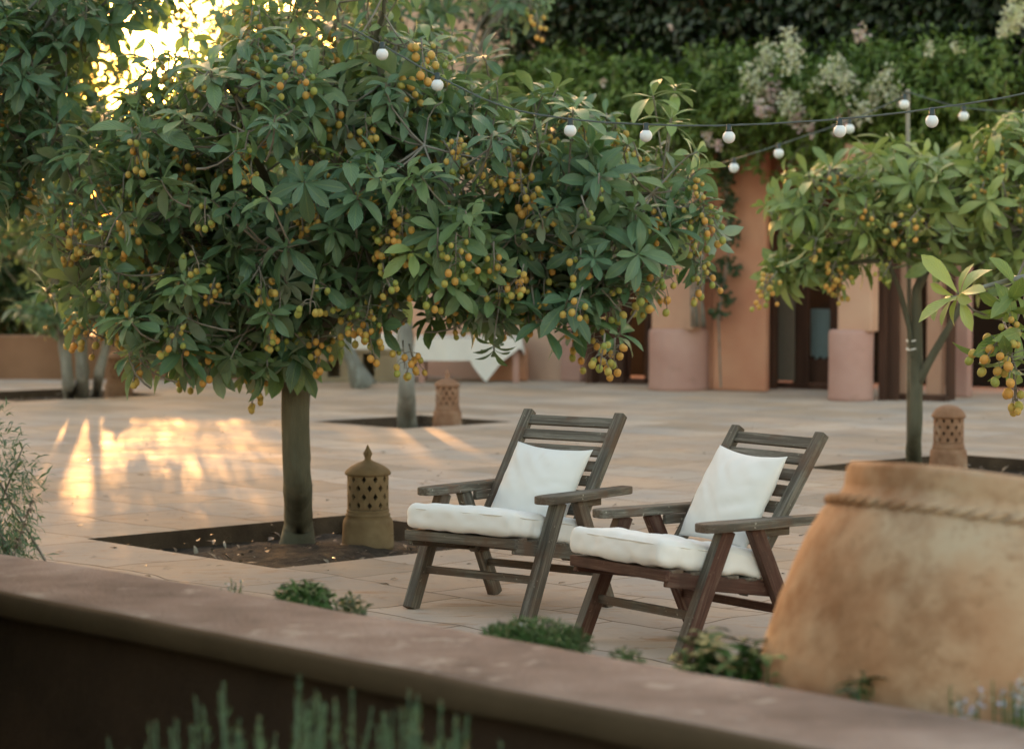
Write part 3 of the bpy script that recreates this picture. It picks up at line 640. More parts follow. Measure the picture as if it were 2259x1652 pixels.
# other trees beyond the low wall
def bushtree(label, vx, vyb, Y, blobs, n, L, mat, tint=(0, .7)):
    base = at(vx, vyb, Y); base.z = -.5; r = thing('evergreen_tree', label, 'tree', base, 0, 'trees beyond the low wall')
    mb = MB(); mb.tube(limb_path(base, Vector(blobs[0][:3]), 0, 8), [.16-.012*i for i in range(9)], 9)
    for b in blobs:
        mb.tube(limb_path(base.lerp(Vector(blobs[0][:3]), .5), Vector(b[:3]), .05), [.07-.008*i for i in range(7)], 7)
    mb.build('trunk', M['bark_brown'], r, smooth=True)
    shell_mass('crown', r, M[mat], blobs, n, L, L*.3, tint, seg=3)
    return r
bushtree('dark feathery evergreen behind the low wall at the left edge', 40, 800, 34, [B(30, 540, 34, .75, 1.2, 1.35), B(-60, 350, 34, 1.0, 1.2, 1.2), B(80, 650, 34, .6, .8, .6), B(0, 640, 33.6, .9, .5, .7)], 22000, .13, 'leaf_dark')
bushtree('wide dark evergreen behind the low wall, between the far trees', 480, 800, 40, [B(560, 420, 40, 1.6, 1.5, 1.3), B(700, 300, 40, 1.6, 1.6, 2.0), B(520, 640, 40, .6, .8, .4)], 11000, .2, 'leaf_dark')

for q, (vx, n_) in enumerate(((60, 2000), (170, 1500), (285, 1500), (400, 1900))):  # sparse shrubs added to break up the low sun on the paving
    b = gnd(vx, 808); b.z = -.3; sb = thing('dapple_shrub', ('sparse shrub added behind the low wall to dapple the sun, at the far left edge', 'sparse shrub added behind the low wall to dapple the sun, among the three pale stems', 'sparse shrub added behind the low wall to dapple the sun, near the dark clay lantern', 'sparse shrub added behind the low wall to dapple the sun, right of the far lantern')[q], 'shrub', b, 0, 'sparse shrubs added behind the low wall to dapple the sun')
    mb = MB(); 
    for k in range(9): mb.tube([b, b+Vector((random.gauss(0, .2), random.gauss(0, .2), 1.0)), b+Vector((random.gauss(0, .45), random.gauss(0, .3), random.uniform(1.5, 2.4)))], [.02, .014, .006], 5)
    mb.build('stems', M['bark_brown'], sb)
    shell_mass('foliage', sb, M['leaf_dark'], [(b.x, b.y, 1.0, .55, .5, .55), (b.x+.1, b.y, 1.75, .5, .45, .35)], n_//2, .12, .04, (0, .9), seg=2, lump=1.2)

# ------------------------------------------------------------------ climbing plants on the house
def hp(vx, vy, out, d0=None):
    P = isect(vx, Vector((.71, 31.7, 0))) + NO*out; p = at(vx, vy, P.y); return (P.x, P.y, p.z)
vr = thing('climbing_vine', 'bushy green climber spilling over the canopy with white and pink blossom', 'vine', (3.5, 29, 0))
bl = [(*hp(x, y, o), rx, ry, rz) for x, y, o, rx, ry, rz in ((1230, 205, .9, .6, .6, .42), (1370, 200, 1., .7, .7, .45), (1520, 215, 1.2, .7, .7, .5), (1650, 240, 1.3, .6, .7, .45), (1780, 200, 1.4, .8, .8, .55), (1920, 210, 1.4, .7, .7, .5), (2060, 200, 1.4, .8, .8, .55), (2230, 190, 1.4, .8, .8, .55), (2000, 300, 1.2, .8, .6, .25), (2220, 300, 1.2, .8, .6, .3), (1700, 285, 1.2, .5, .5, .16), (1560, 290, 1.1, .4, .5, .14))]
vbl = list(bl); shell_mass('foliage', vr, M['vine'], bl, 26000, .11, .05, (.1, .9), seg=2, lump=.75)
mb = MB()
for b in bl: mb.tube([hp(1540, 420, .75), hp(1540, 335, .8), (b[0], b[1]+.5, 3.2), b[:3]], [.03, .028, .022, .01], 6)
mb.build('stem', M['twig'], vr, smooth=True)
vd = thing('shaded_creeper', 'dense creeper coloured dark for shade, covering the upper wall above the blossoming climber', 'creeper', (4, 30, 0))
bl = []
for vx in range(1190, 2400, 95):
    for vy in (-120, 0, 110): bl.append((*hp(vx + (vy > 0)*25 + random.uniform(-15, 15) + (18 if vy > 50 else 0), vy, .45+random.random()*.25), .55, .4, .48))
shell_mass('foliage', vd, M['vine_shaded'], bl, 26000, .13, .07, (0, 1.), seg=2, lump=.9)
sh = MB(); P = []; D = []
for _ in range(150):
    b = random.choice(vbl); d = Vector(rdir(1)[0]); d.y = -abs(d.y); p = Vector((b[0]+d.x*b[3], b[1]+d.y*b[4], b[2]+d.z*b[5]*.9))
    L_ = random.uniform(.2, .5); e = p + Vector((d.x*.5+random.uniform(-.3, .3), d.y*.5, random.uniform(-.7, .8)))*L_; mid = p.lerp(e, .5)+Vector((0, -.05, .08))
    sh.tube([p, mid, e-Vector((0, 0, .04))], [.006, .004, .002], 4)
    for q in range(16): t = q/15; c = p.lerp(mid, t*2) if t < .5 else mid.lerp(e, t*2-1); P.append(tuple(c)); D.append(tuple(Vector(rdir(1)[0])+Vector((0, -.3, -.3))))
for _ in range(120):
    vx = random.uniform(1190, 2300); h0 = Vector(hp(vx, random.uniform(285, 320), random.uniform(.9, 1.7))); L_ = random.uniform(.12, .55); mid = h0+Vector((random.uniform(-.08, .08), -.06, -L_*.5)); e = h0+Vector((random.uniform(-.15, .15), -.04, -L_))
    sh.tube([h0, mid, e], [.006, .004, .002], 4)
    for q in range(int(8+L_*50)): t = random.random(); c = h0.lerp(mid, t*2) if t < .5 else mid.lerp(e, t*2-1); P.append(tuple(c+Vector((random.gauss(0, .03), random.gauss(0, .03), 0)))); D.append(tuple(Vector(rdir(1)[0])+Vector((0, -.3, -.5))))
P = np.array(P); N = len(P); sh.build('shoots', M['twig'], vr)
leafobj('shoot_leaves', vr, M['vine'], P, unit(np.array(D)), unit(rdir(N)+np.array([0, -1, .6])), np.full(N, .1), np.full(N, .045), rng.random(N), .4+.6*rng.random(N), seg=2)
# blossom clusters
def blossom(parent, c, rad, n, pink):
    n = int(n*2.2); P = np.array(c) + rdir(n)*(rad*1.25*rng.random(n)**.6)[:, None]*np.array([1, .8, 1.3]); d = rdir(n); up = unit(rdir(n)+np.array([0, -.6, .5]))
    return leafobj('flower_cluster', parent, M['petal_pink' if pink else 'petal'], P, d, up, np.full(n, .05)*(.7+.6*rng.random(n)), np.full(n, .045), rng.random(n)*.6, rng.random(n), seg=2)
for x, y, r_, n, pk in ((1665, 180, .16, 90, 0), (1690, 130, .14, 60, 0), (1740, 95, .12, 45, 0), (1750, 135, .13, 50, 0), (1700, 215, .15, 70, 1), (1745, 230, .12, 60, 0), (1680, 240, .08, 30, 1), (1760, 260, .1, 35, 1), (1825, 165, .10, 34, 0), (1800, 190, .07, 22, 0), (1865, 180, .12, 50, 0), (1850, 145, .09, 30, 0),
                        (1920, 215, .10, 45, 0), (1945, 185, .10, 45, 0), (1970, 210, .10, 45, 0), (1900, 245, .11, 35, 0), (1860, 250, .09, 20, 1), (1850, 285, .07, 18, 1), (1790, 285, .06, 14, 1), (1900, 75, .07, 22, 1), (1480, 62, .03, 5, 1), (1330, 182, .035, 7, 1), (2050, 110, .06, 12, 0), (2110, 105, .05, 10, 0), (1560, 305, .06, 14, 1), (1585, 318, .05, 10, 1), (1960, 155, .07, 14, 0),
                        (2230, 50, .11, 55, 0), (2245, 20, .12, 60, 0), (2215, 65, .07, 25, 0), (1640, 220, .05, 10, 0)):
    blossom(vr, at(x, y, isect(x, Vector((.71, 31.7, 0)))  .y - 2.5 + random.uniform(-.15, .15)), r_, n, pk)
# thin creeper on the pier, bare stems on the column
cr = thing('wall_creeper', 'thin dark creeper climbing the orange pier between the columns', 'creeper', gnd(1600, 862))
P = []
for x, y in ((1598, 345), (1600, 375), (1602, 400), (1606, 435), (1610, 455), (1612, 490), (1615, 520), (1598, 575), (1620, 590), (1590, 620), (1605, 655), (1575, 600), (1580, 690)):
    for _ in range(26): q = at(x+random.gauss(0, 8), y+random.gauss(0, 9), 29.0+random.random()*.1); P.append(tuple(q))
P = np.array(P); N = len(P)
leafobj('foliage', cr, M['leaf_dark'], P, unit(rdir(N)+np.array([0, -.3, -.6])), unit(rdir(N)+np.array([0, -2, 0])), np.full(N, .08), np.full(N, .05), rng.random(N), rng.random(N)*.7, seg=2)
mb = MB(); mb.tube([at(1590, 855, 29.05), at(1585, 700, 29.05), at(1608, 560, 29.05), at(1602, 420, 29.05), at(1598, 330, 29.05)], .012, 5); mb.build('stem', M['twig'], cr)
mb = MB()
for k in range(5):
    x = 1527+k*7; mb.tube([at(x, 722, 29.0), at(x-3+random.uniform(-4, 4), 660, 28.98), at(x+random.uniform(-6, 6), 600, 29.0), at(x-4, 540, 29.05), at(x+random.uniform(-10, 10), 450, 29.05)], [.017, .015, .014, .012, .01], 7, bump=.3)
mb.build('stem', M['twig'], vr, smooth=True)

# ------------------------------------------------------------------ far furniture
bn = thing('masonry_bench', 'tan masonry bench with square niches and white cover at the back of the patio', 'bench', gnd(780, 842))
mb = MB(); D0 = 31.4
def fb(mb, vx0, vx1, vy0, vy1, d, th, mi=0):
    a = at(vx0, vy1, d); b = at(vx1, vy0, d); mb.box(a.x, b.x, d, d+th, min(a.z, b.z), max(a.z, b.z), mi)
for x0, x1 in ((690, 722), (750, 800), (826, 905)): fb(mb, x0, x1, 780, 843, D0, .7)
fb(mb, 686, 910, 764, 780, D0-.03, .78); fb(mb, 690, 905, 832, 843, D0-.01, .1); fb(mb, 720, 830, 780, 843, D0+.55, .1)
mb.build('bench_body', M['tan'], bn, bevel=.01)
def drape(name, parent, x0, x1, y0, y1, ztop, skirt, mi='cloth', seed=0, n=60):
    """cloth lying on a top and hanging down its four sides in folds"""
    mb = MB(); ring = []
    per = [(x0, y0), (x1, y0), (x1, y1), (x0, y1)]; L = []
    for a in range(4):
        p, q = per[a], per[(a+1) % 4]
        for i in range(n): t = i/n; L.append((p[0]+(q[0]-p[0])*t, p[1]+(q[1]-p[1])*t, a, t))
    cx, cy = (x0+x1)/2, (y0+y1)/2; K = len(L); rows = 9
    for r in range(rows+1):
        f = r/rows
        for (x, y, a, t) in L:
            s = skirt(x, y, a, t)*f; out = .018*math.sin(t*22+a*2+seed)*f + .03*f
            nx, ny = ((0, -1), (1, 0), (0, 1), (-1, 0))[a]
            mb.v.append((x+nx*out, y+ny*out, ztop-s-.006*(f == 0))); mb.a.append((0, 0, 0))
    for r in range(rows):
        for i in range(K): q = r*K; mb.f.append((q+i, q+K+i, q+K+(i+1) % K, q+(i+1) % K)); mb.m.append(0)
    g = 12; b = len(mb.v)
    for j in range(g+1):
        for i in range(g+1):
            x = x0+(x1-x0)*i/g; y = y0+(y1-y0)*j/g; mb.v.append((x, y, ztop + .008*noise.noise(Vector((x*4, y*4, seed))))); mb.a.append((0, 0, 0))
    for j in range(g):
        for i in range(g): q = b+j*(g+1)+i; mb.f.append((q, q+1, q+g+2, q+g+1)); mb.m.append(0)
    return mb.build(name, M[mi], parent, smooth=True)
a = at(688, 705, D0+.9); b = at(905, 705, D0+.9)
o = drape('cloth_cover', None, a.x, b.x, D0-.02, D0+.7, at(700, 738, D0).z, lambda x, y, A, t: .19 if A != 2 else .1, seed=3)
tag(o, 'white cloth laid over the tan masonry bench at the back of the patio', 'cloth')
tb_ = thing('low_table', 'low dark table under a white cloth near the pink pillar at the back', 'table', gnd(1010, 842))
x0 = at(918, 800, 31.2).x; x1 = at(1150, 800, 31.2).x; zt = at(1000, 745, 31.2).z
mb = MB(); mb.box(x0, x1, 31.2, 32.2, zt-.06, zt-.01); mb.build('table_top', M['brownwood'], tb_)
for xx in (x0+.03, x1-.11):
    for yy in (31.24, 32.08): mb = MB(); mb.box(xx, xx+.08, yy, yy+.08, 0, zt-.06); mb.build('leg', M['pink'], tb_)
def sk(x, y, A, t):
    if A == 0: return .30 if t < .52 else (.30+.28*max(0, 1-abs(t-.66)/.16) if t < .82 else .30*(1-(t-.82)/.3))
    return .22
o = drape('tablecloth', None, x0-.01, x1+.01, 31.19, 32.21, zt+.004, sk, seed=1)
tag(o, 'white tablecloth whose corner hangs to a point over the low dark table', 'tablecloth')
mb = MB(); pa = at(1065, 838, 31.6); pb = at(1165, 838, 31.6); mb.box(pa.x, pb.x, 31.7, 32.3, 0, .42)
tag(mb.build('masonry_block', M['orange'], bevel=.02), 'terracotta red rendered block partly under the white tablecloth', 'block')

# ------------------------------------------------------------------ clay lanterns
def lantern(label, loc, s=1., finial=True, mat='terracotta', rz=0.):
    root = thing('clay_lantern', label, 'lantern', loc, rz, 'clay lanterns standing in the tree pits')
    m = M[mat]; z = lambda a: a*s
    mb = MB(); mb.lathe([(r*s, h_*s) for r, h_ in ((.05, 0), (.149, 0), (.152, .02), (.150, .08), (.147, .15), (.142, .172), (.126, .192), (.131, .197), (.131, .206), (.120, .212), (.126, .222), (.124, .232), (.112, .234), (.105, .15), (.10, .05))], 48)
    mb.build('base', m, root, smooth=True, local=True)
    mb = MB(); nc = 11; rows = 4; z0, z1 = .236, .438; hh = (z1-z0)/rows
    def pt(a, zz): return (.121*s*math.cos(a), .121*s*math.sin(a), zz*s)
    for j in range(rows):
        for i in range(nc):
            w_ = 2*math.pi/nc; a0 = (i+.5*(j % 2))*w_; zc = z0+hh*(j+.5); sub = 2
            P = [(a0, z0+hh*j), (a0+w_/2, z0+hh*j), (a0+w_, z0+hh*j), (a0+w_, zc), (a0+w_, z0+hh*(j+1)), (a0+w_/2, z0+hh*(j+1)), (a0, z0+hh*(j+1)), (a0, zc)]
            ho = [(a0+w_/2, zc-hh*.40), (a0+w_/2+w_*.12, zc-hh*.18), (a0+w_/2+w_*.21, zc), (a0+w_/2+w_*.12, zc+hh*.2), (a0+w_/2, zc+hh*.42), (a0+w_/2-w_*.12, zc+hh*.2), (a0+w_/2-w_*.21, zc), (a0+w_/2-w_*.12, zc-hh*.18)]
            order = [1, 2, 3, 4, 5, 6, 7, 0]
            vs = [pt(*P[k]) for k in order] + [pt(*q) for q in ho]
            mb.add(vs, [(k, (k+1) % 8, 8+(k+1) % 8, 8+k) for k in range(8)])
    o = mb.build('pierced_body', m, root, local=True); sm = o.modifiers.new('solid', 'SOLIDIFY'); sm.thickness = .016*s; sm.offset = -1
    mb = MB(); mb.lathe([(z(.095), z(.2)), (z(.095), z(.43))], 24); mb.build('added_dark_core', M['soil'], root, smooth=True, local=True)  # dark cylinder added inside so the pierced holes look shadowed
    mb = MB(); pr = [(.118, .432), (.131, .434), (.135, .442), (.134, .450), (.122, .466), (.098, .484), (.066, .500), (.034, .513)]
    pr += [(.018, .520), (.005, .523)] if not finial else [(.021, .520), (.018, .532), (.024, .548), (.027, .558), (.021, .570), (.011, .588), (.003, .608)]
    if not finial: pr = [(.118, .432), (.133, .434), (.137, .442), (.134, .456), (.124, .476), (.105, .500), (.08, .518), (.045, .532), (.004, .537)]
    mb.lathe([(r*s, h_*s) for r, h_ in pr], 48); mb.build('lid', m, root, smooth=True, local=True)
    return root
lantern('large dull brown pierced clay lantern with spiked lid beside the thick dark trunk', gnd(812, 1210, -.09), 1., mat='claydull')
lantern('small pointed clay lantern beside the pale straight trunk at the back', gnd(987, 944, -.06), .95, rz=.4)
lantern('pierced clay lantern with a round lid beside the staked tree', gnd(2092, 1040, -.08), .985, finial=False, rz=.2)
lantern('shaded dark clay lantern beside the three-stemmed tree at the far left', gnd(262, 884, -.10), 1.15, mat='brownwall', rz=.7)

# ------------------------------------------------------------------ chairs
def chair(label, loc, rz, redder):
    t = thing('armchair', label, 'chair', loc, rz, 'slatted wooden armchairs with white cushions')
    g, rd = M['wood'], (M['wood_red'] if redder else M['wood']); X = (1, 0, 0)
    def part(name, mat, fn, bev=.004): mb = MB(); fn(mb); return mb.build(name, mat, t, bevel=bev, local=True)
    for s in (-1, 1):
        part('front_leg', [g, rd], lambda mb: (mb.board((s*.335, -.325, 0), (s*.335, -.09, .515), X, .050, .068), mb.m.__setitem__(slice(2, 6), [0, 1, 0, 1])))
        part('rear_leg', rd if redder else g, lambda mb: mb.board((s*.335, .30, 0), (s*.335, .055, .515), X, .042, .066))
        def arm(mb):
            out = []; 
            for (yy, hw) in ((-.235, .022), (-.222, .042), (-.18, .056), (-.1, .058), (.05, .052), (.25, .042), (.42, .036), (.44, .028)): out.append((yy, hw))
            top = [(s*.34+hw, yy, .548) for yy, hw in out] + [(s*.34-hw, yy, .548) for yy, hw in reversed(out)]
            n_ = len(top); bot = [(x, y, .512) for x, y, z in top]
            aa = [(p[1], p[0]*1., p[2]) for p in top+bot]
            mb.add(top+bot, [tuple(range(n_)), tuple(reversed(range(n_, 2*n_)))] + [(k, n_+k, n_+(k+1) % n_, (k+1) % n_) for k in range(n_)], 0, aa)
        part('armrest', g, arm, .006)
        part('back_post', [g, rd], lambda mb: (mb.board((s*.268, .045, .24), (s*.268, .485, .872), X, .052, .040)))
        part('side_rail', rd, lambda mb: mb.board((s*.300, -.37, .334), (s*.300, .20, .250), (0, 0, 1), .064, .026))
        part('arm_bracket', g, lambda mb: mb.board((s*.300, .10, .49), (s*.300, .27, .49), (0, 0, 1), .04, .025))
    # slats
    p0 = Vector((0, .045, .24)); p1 = Vector((0, .485, .872)); d = (p1-p0).normalized(); nrm = Vector((0, -d.z, d.y)); L = (p1-p0).length
    for k in range(8):
        q = p0 + d*(L-.05-.078*k)
        part('back_slat', g, lambda mb: mb.board(q+Vector((-.247, 0, 0)), q+Vector((.247, 0, 0)), d, .05, .018), .003)
    part('front_rail', [rd], lambda mb: mb.board((-.318, -.375, .348), (.318, -.375, .348), (0, 0, 1), .044, .026))
    part('rear_rail', rd, lambda mb: mb.board((-.29, .19, .262), (.29, .19, .262), (0, 0, 1), .055, .026))
    for k in range(6):
        yy = -.32+.096*k; zz = .362-.16*(yy+.33)
        part('seat_slat', g, lambda mb: mb.board((-.313, yy, zz), (.313, yy, zz), (0, 1, 0), .06, .016), .003)
    part('front_stretcher', g, lambda mb: mb.board((-.315, -.235, .175), (.315, -.235, .175), (0, 0, 1), .036, .020))
    part('rear_stretcher', rd, lambda mb: mb.board((-.315, .225, .165), (.315, .225, .165), (0, 0, 1), .036, .020))
    return t
CH1 = (0.0, 11.06, 0), R(-38); CH2 = (.74, 9.98, 0), R(-55)
chair('weathered grey slatted armchair, the farther of the two, behind the reddish one', *CH1, False)
chair('slatted wooden armchair with reddish brown sides, the nearer one by the big ochre urn', *CH2, True)

def seat_cushion(label, ch, seed, h_=.112):
    (lx, ly, lz), rz = ch; mb = MB(); nx, ny, nz = 60, 52, 10; hw, hd = .305, .300
    # rounded box: six grids pushed through a superellipsoid
    def sp(x, y, z):
        # rounded corners
        r = .035; X, Y, Z = x*hw, y*hd, z*h_/2
        cx = max(-hw+r, min(hw-r, X)); cy = max(-hd+r, min(hd-r, Y)); cz = max(-h_/2+r, min(h_/2-r, Z))
        d = Vector((X-cx, Y-cy, Z-cz)); 
        if d.length > 1e-6: d = d.normalized()*r
        P = Vector((cx, cy, cz)) + d
        edge = (1-abs(x)**3)*(1-abs(y)**3)
        if z > 0: P.z += .018*edge*max(0, z)
        wr = noise.noise(Vector((P.x*5+seed*3, P.y*16, P.z*6+seed)))*.010 + noise.noise(Vector((P.x*16+seed+P.y*8, P.y*7, P.z*22)))*.006 - .006*abs(noise.noise(Vector((P.x*7+seed, P.y*7+P.z*9, seed))))
        dip = -.012*math.exp(-((P.x-.02)**2/.02+(P.y-.05)**2/.02)) if z > 0 else 0
        n_ = d.normalized() if d.length > 1e-6 else Vector((0, 0, 1 if z > 0 else -1))
        return P + n_*wr + Vector((0, 0, dip))
    def grid(fn, a, b):
        s = len(mb.v)
        for j in range(b+1):
            for i in range(a+1): mb.v.append(tuple(sp(*fn(-1+2*i/a, -1+2*j/b)))); mb.a.append((0, 0, 0))
        for j in range(b):
            for i in range(a): q = s+j*(a+1)+i; mb.f.append((q, q+1, q+a+2, q+a+1)); mb.m.append(0)
    grid(lambda u, v: (u, v, 1), nx, ny); grid(lambda u, v: (u, -v, -1), nx, ny)
    grid(lambda u, v: (u, -1, v), nx, nz); grid(lambda u, v: (-u, 1, v), nx, nz); grid(lambda u, v: (1, u, v), ny, nz); grid(lambda u, v: (-1, -u, v), ny, nz)
    rot = Matrix.Rotation(rz, 4, 'Z') @ Matrix.Translation((0, -.108, .390)) @ Matrix.Rotation(-.165, 4, 'X')
    # piping along the upper seam
    pi = MB(); 
    pts = []
    for a in range(0, 361, 6):
        t = R(a); c, s_ = math.cos(t), math.sin(t); X = (hw-.004)*math.copysign(abs(c)**.18, c); Y = (hd-.004)*math.copysign(abs(s_)**.18, s_); pts.append((X, Y, h_/2-.022))
    pi.tube(pts, .0035, 5, cap=False)
    mb.v = [tuple(rot @ Vector(v)) for v in mb.v]; pi.v = [tuple(rot @ Vector(v)) for v in pi.v]
    root = thing('seat_cushion', label, 'cushion', (lx, ly, 0), 0, 'white seat cushions on the armchairs')
    o = mb.build('cover', M['cloth'], root, smooth=True, local=True); pi.build('piping', M['cloth'], root, smooth=True, local=True)
    me_ = o.data; import bmesh
    bm = bmesh.new(); bm.from_mesh(me_); bmesh.ops.remove_doubles(bm, verts=bm.verts, dist=.0008); bm.to_mesh(me_); bm.free()
    for p in me_.polygons: p.use_smooth = True
def pillow(label, ch, seed, dx=0., roll=0., lean=32, dy=0., dz=0.):
    (lx, ly, lz), rz = ch; mb = MB(); n_ = 56; S = .225; Tk = .088
    for side in (1, -1):
        s = len(mb.v)
        for j in range(n_+1):
            for i in range(n_+1):
                u = -1+2*i/n_; v = -1+2*j/n_
                x = u*S*(1-.06*(1-v*v)); z = v*S*(1-.06*(1-u*u))*.96
                t = Tk*((1-u*u)**.55*(1-v*v)**.55)
                a = math.atan2(v, u); rad = max(abs(u), abs(v))
                wr = .007*noise.noise(Vector((u*2.2+seed+v, v*3.2+u*2+seed, side*2.)))*(1-rad**6) + .009*noise.noise(Vector((math.cos(a)*5+seed, math.sin(a)*4, rad*2)))*rad**2*(1-rad**8)
                # creases running in from the low right corner
                cr = .008*math.sin((u*.7-v*1.6)*9+seed)*math.exp(-((u-.75)**2+(v+.45)**2)/.22)*(1-rad**6)
                t += (wr+cr)*1.0 if rad < 1 else 0
                z -= .012*(1-u*u)*(.5+.5*v)
                mb.v.append((x, -side*t, z)); mb.a.append((0, 0, 0))
        for j in range(n_):
            for i in range(n_):
                q = s+j*(n_+1)+i; f = (q, q+1, q+n_+2, q+n_+1); mb.f.append(f if side > 0 else tuple(reversed(f))); mb.m.append(0)
    rot = Matrix.Rotation(rz, 4, 'Z') @ Matrix.Translation((dx, .19+dy, .550+dz)) @ Matrix.Rotation(R(-lean), 4, 'X') @ Matrix.Rotation(roll, 4, 'Y')
    mb.v = [tuple(rot @ Vector(v)) for v in mb.v]
    me_ = mb.mesh('pillow', M['cloth'], smooth=True)
    import bmesh
    bm = bmesh.new(); bm.from_mesh(me_); bmesh.ops.remove_doubles(bm, verts=bm.verts, dist=.0006); bm.to_mesh(me_); bm.free()
    o = bpy.data.objects.new('throw_pillow', me_); C.objects.link(o); o.location = (lx, ly, 0)
    tag(o, label, 'pillow', 'white pillows leaning on the chair backs')
seat_cushion('white seat cushion, creased across its front, on the farther grey armchair', CH1, 2)
seat_cushion('smooth thick white seat cushion on the nearer reddish armchair', CH2, 5)
pillow('white square pillow leaning on the back of the farther grey armchair', CH1, 1., .0, .05, 32, .01, -.005)
pillow('white square pillow leaning on the back of the nearer reddish armchair', CH2, 4.5, .0, .05, 29, .035, .055)

# ------------------------------------------------------------------ the big urn
ur = thing('clay_urn', 'huge ochre clay urn with a rope band under its rim, behind the garden wall', 'urn', (1.19, 6.02, 0)); ur.rotation_euler = (R(-6), R(8), 0); ur.scale = (1, 1, .945)
prof = [(.05, 0), (.30, 0), (.33, .03), (.40, .12), (.53, .20), (.615, .30), (.638, .42), (.638, .52), (.627, .62), (.609, .72), (.583, .82), (.555, .90), (.527, .96), (.508, .985), (.500, .995), (.486, 1.015), (.479, 1.03), (.479, 1.045), (.479, 1.06), (.477, 1.085), (.468, 1.097), (.452, 1.099), (.435, 1.09), (.438, 1.05), (.455, .98), (.53, .88), (.55, .75), (.50, .5), (.3, .25), (.02, .2)]
P2 = []
for i in range(len(prof)-1):
    for t in (0, .34, .67): P2.append((prof[i][0]*(1-t)+prof[i+1][0]*t, prof[i][1]*(1-t)+prof[i+1][1]*t))
mb = MB(); mb.lathe(P2, 110)
mb.v = [(lambda p, k: (p.x*k, p.y*k, p.z+.004*noise.noise(p*5)))(Vector(v), 1+.012*noise.noise(Vector(v)*2.2)+.005*noise.noise(Vector(v)*9)) for v in mb.v]
o = mb.build('vessel', M['urn'], ur, smooth=True, local=True)
mb = MB(); nb = 74
for i in range(nb):
    t = 2*math.pi*i/nb; dt = 2*math.pi/nb*.85; r_ = .512
    q = [(math.cos(t+dt*s)*r_*(1+.012*(1-s*s)), math.sin(t+dt*s)*r_*(1+.012*(1-s*s)), .988+.016*s) for s in (-1, -.5, 0, .5, 1)]
    mb.tube(q, [.002, .007, .010, .007, .002], 7)
mb.v = [tuple(Vector(v)*(1+.012*noise.noise(Vector(v)*2.2))) if False else v for v in mb.v]
mb.build('rope_band', M['urn'], ur, smooth=True, local=True)

# ------------------------------------------------------------------ stake and string lights
st = thing('wooden_stake', 'tall thin wooden stake standing by the young tree at the right', 'stake', gnd(2012, 1035, -.05))
mb = MB(); mb.tube([gnd(2010, 1034, -.1)+Vector((0, .12, 0)), at(2006, 700, Y4+.12), at(2003, 400, Y4+.12), at(2003, 197, Y4+.12)], [.02, .019, .018, .017], 10, bump=.1); mb.build('pole', M['stake'], st, smooth=True)
mb = MB()
for vy in (752, 770): c = at(2016, vy, Y4+.06); mb.tube([c+Vector((.055*math.cos(a), .095*math.sin(a), .006*math.sin(3*a))) for a in np.linspace(0, 6.283, 16)], .006, 5, cap=False)
mb.build('tie', M['cloth'], st)
def bulbobj(parent, p, r):
    mb = MB(); c = p - Vector((0, 0, r*1.5)); mb.sphere(c, r, 20); g = mb.build('bulb', M['bulb'], parent, smooth=True)
    mb = MB(); mb.lathe([(r*.2, r*2.05), (r*.42, r*2.0), (r*.45, r*1.2), (r*.55, r*.9), (r*.5, r*.75)], 14, c=tuple(c)); s = mb.build('socket', M['socket'], g, smooth=True)
def string(label, pts, bulbs, r, cr_=.0045):
    root = thing('string_lights', label, 'string lights', pts[0], 0, 'festoon strings hung across the patio')
    P = []; n_ = len(pts)
    for i in range(n_-1):
        p_1 = pts[max(i-1, 0)]; p0 = pts[i]; p1 = pts[i+1]; p2 = pts[min(i+2, n_-1)]
        for t in np.linspace(0, 1, 9)[:-1]:
            P.append(.5*((2*p0)+(p1-p_1)*t+(2*p_1-5*p0+4*p1-p2)*t*t+(3*p0-p_1-3*p1+p2)*t**3))
    P.append(pts[-1]); mb = MB(); mb.tube(P, cr_, 6); mb.build('cable', M['cable'], root)
    mb = MB(); mb.tube([p + Vector((.006*math.cos(i*1.7), .006*math.sin(i*1.7), .004*math.sin(i*1.7))) for i, p in enumerate(P)], cr_*.6, 5)
    mb.build('cable_strand', M['cable'], root)
    for x, y, Y in bulbs: bulbobj(root, at(x, y, Y), r)
string('nearer festoon of large white bulbs swagged from the big tree to the right edge',
       [at(760, 55, 12.6), at(843, 100, 12.6), at(965, 168, 12.6), at(1110, 235, 12.5), at(1258, 263, 12.4), at(1425, 275, 12.3), at(1608, 277, 12.2), at(1853, 263, 12.0), at(2056, 240, 11.8), at(2290, 200, 11.6), at(2600, 110, 11.4)],
       [(843, 100, 12.6), (965, 168, 12.6), (1258, 268, 12.4), (1425, 279, 12.3), (1608, 282, 12.2), (1853, 268, 12.0), (2056, 246, 11.8)], .032)
string('farther festoon of small white bulbs running from the house wall to the stake',
       [at(1300, 430, 26), at(1500, 388, 22), at(1619, 352, 19), at(1718, 320, 18.6), at(1874, 266, 18.5), at(1995, 212, 18.5), at(2003, 204, 18.5), at(2126, 238, 18.4), at(2300, 250, 18.3)],
       [(1619, 354, 19), (1718, 322, 18.6), (1874, 268, 18.5), (1995, 214, 18.5), (2126, 240, 18.4)], .039)

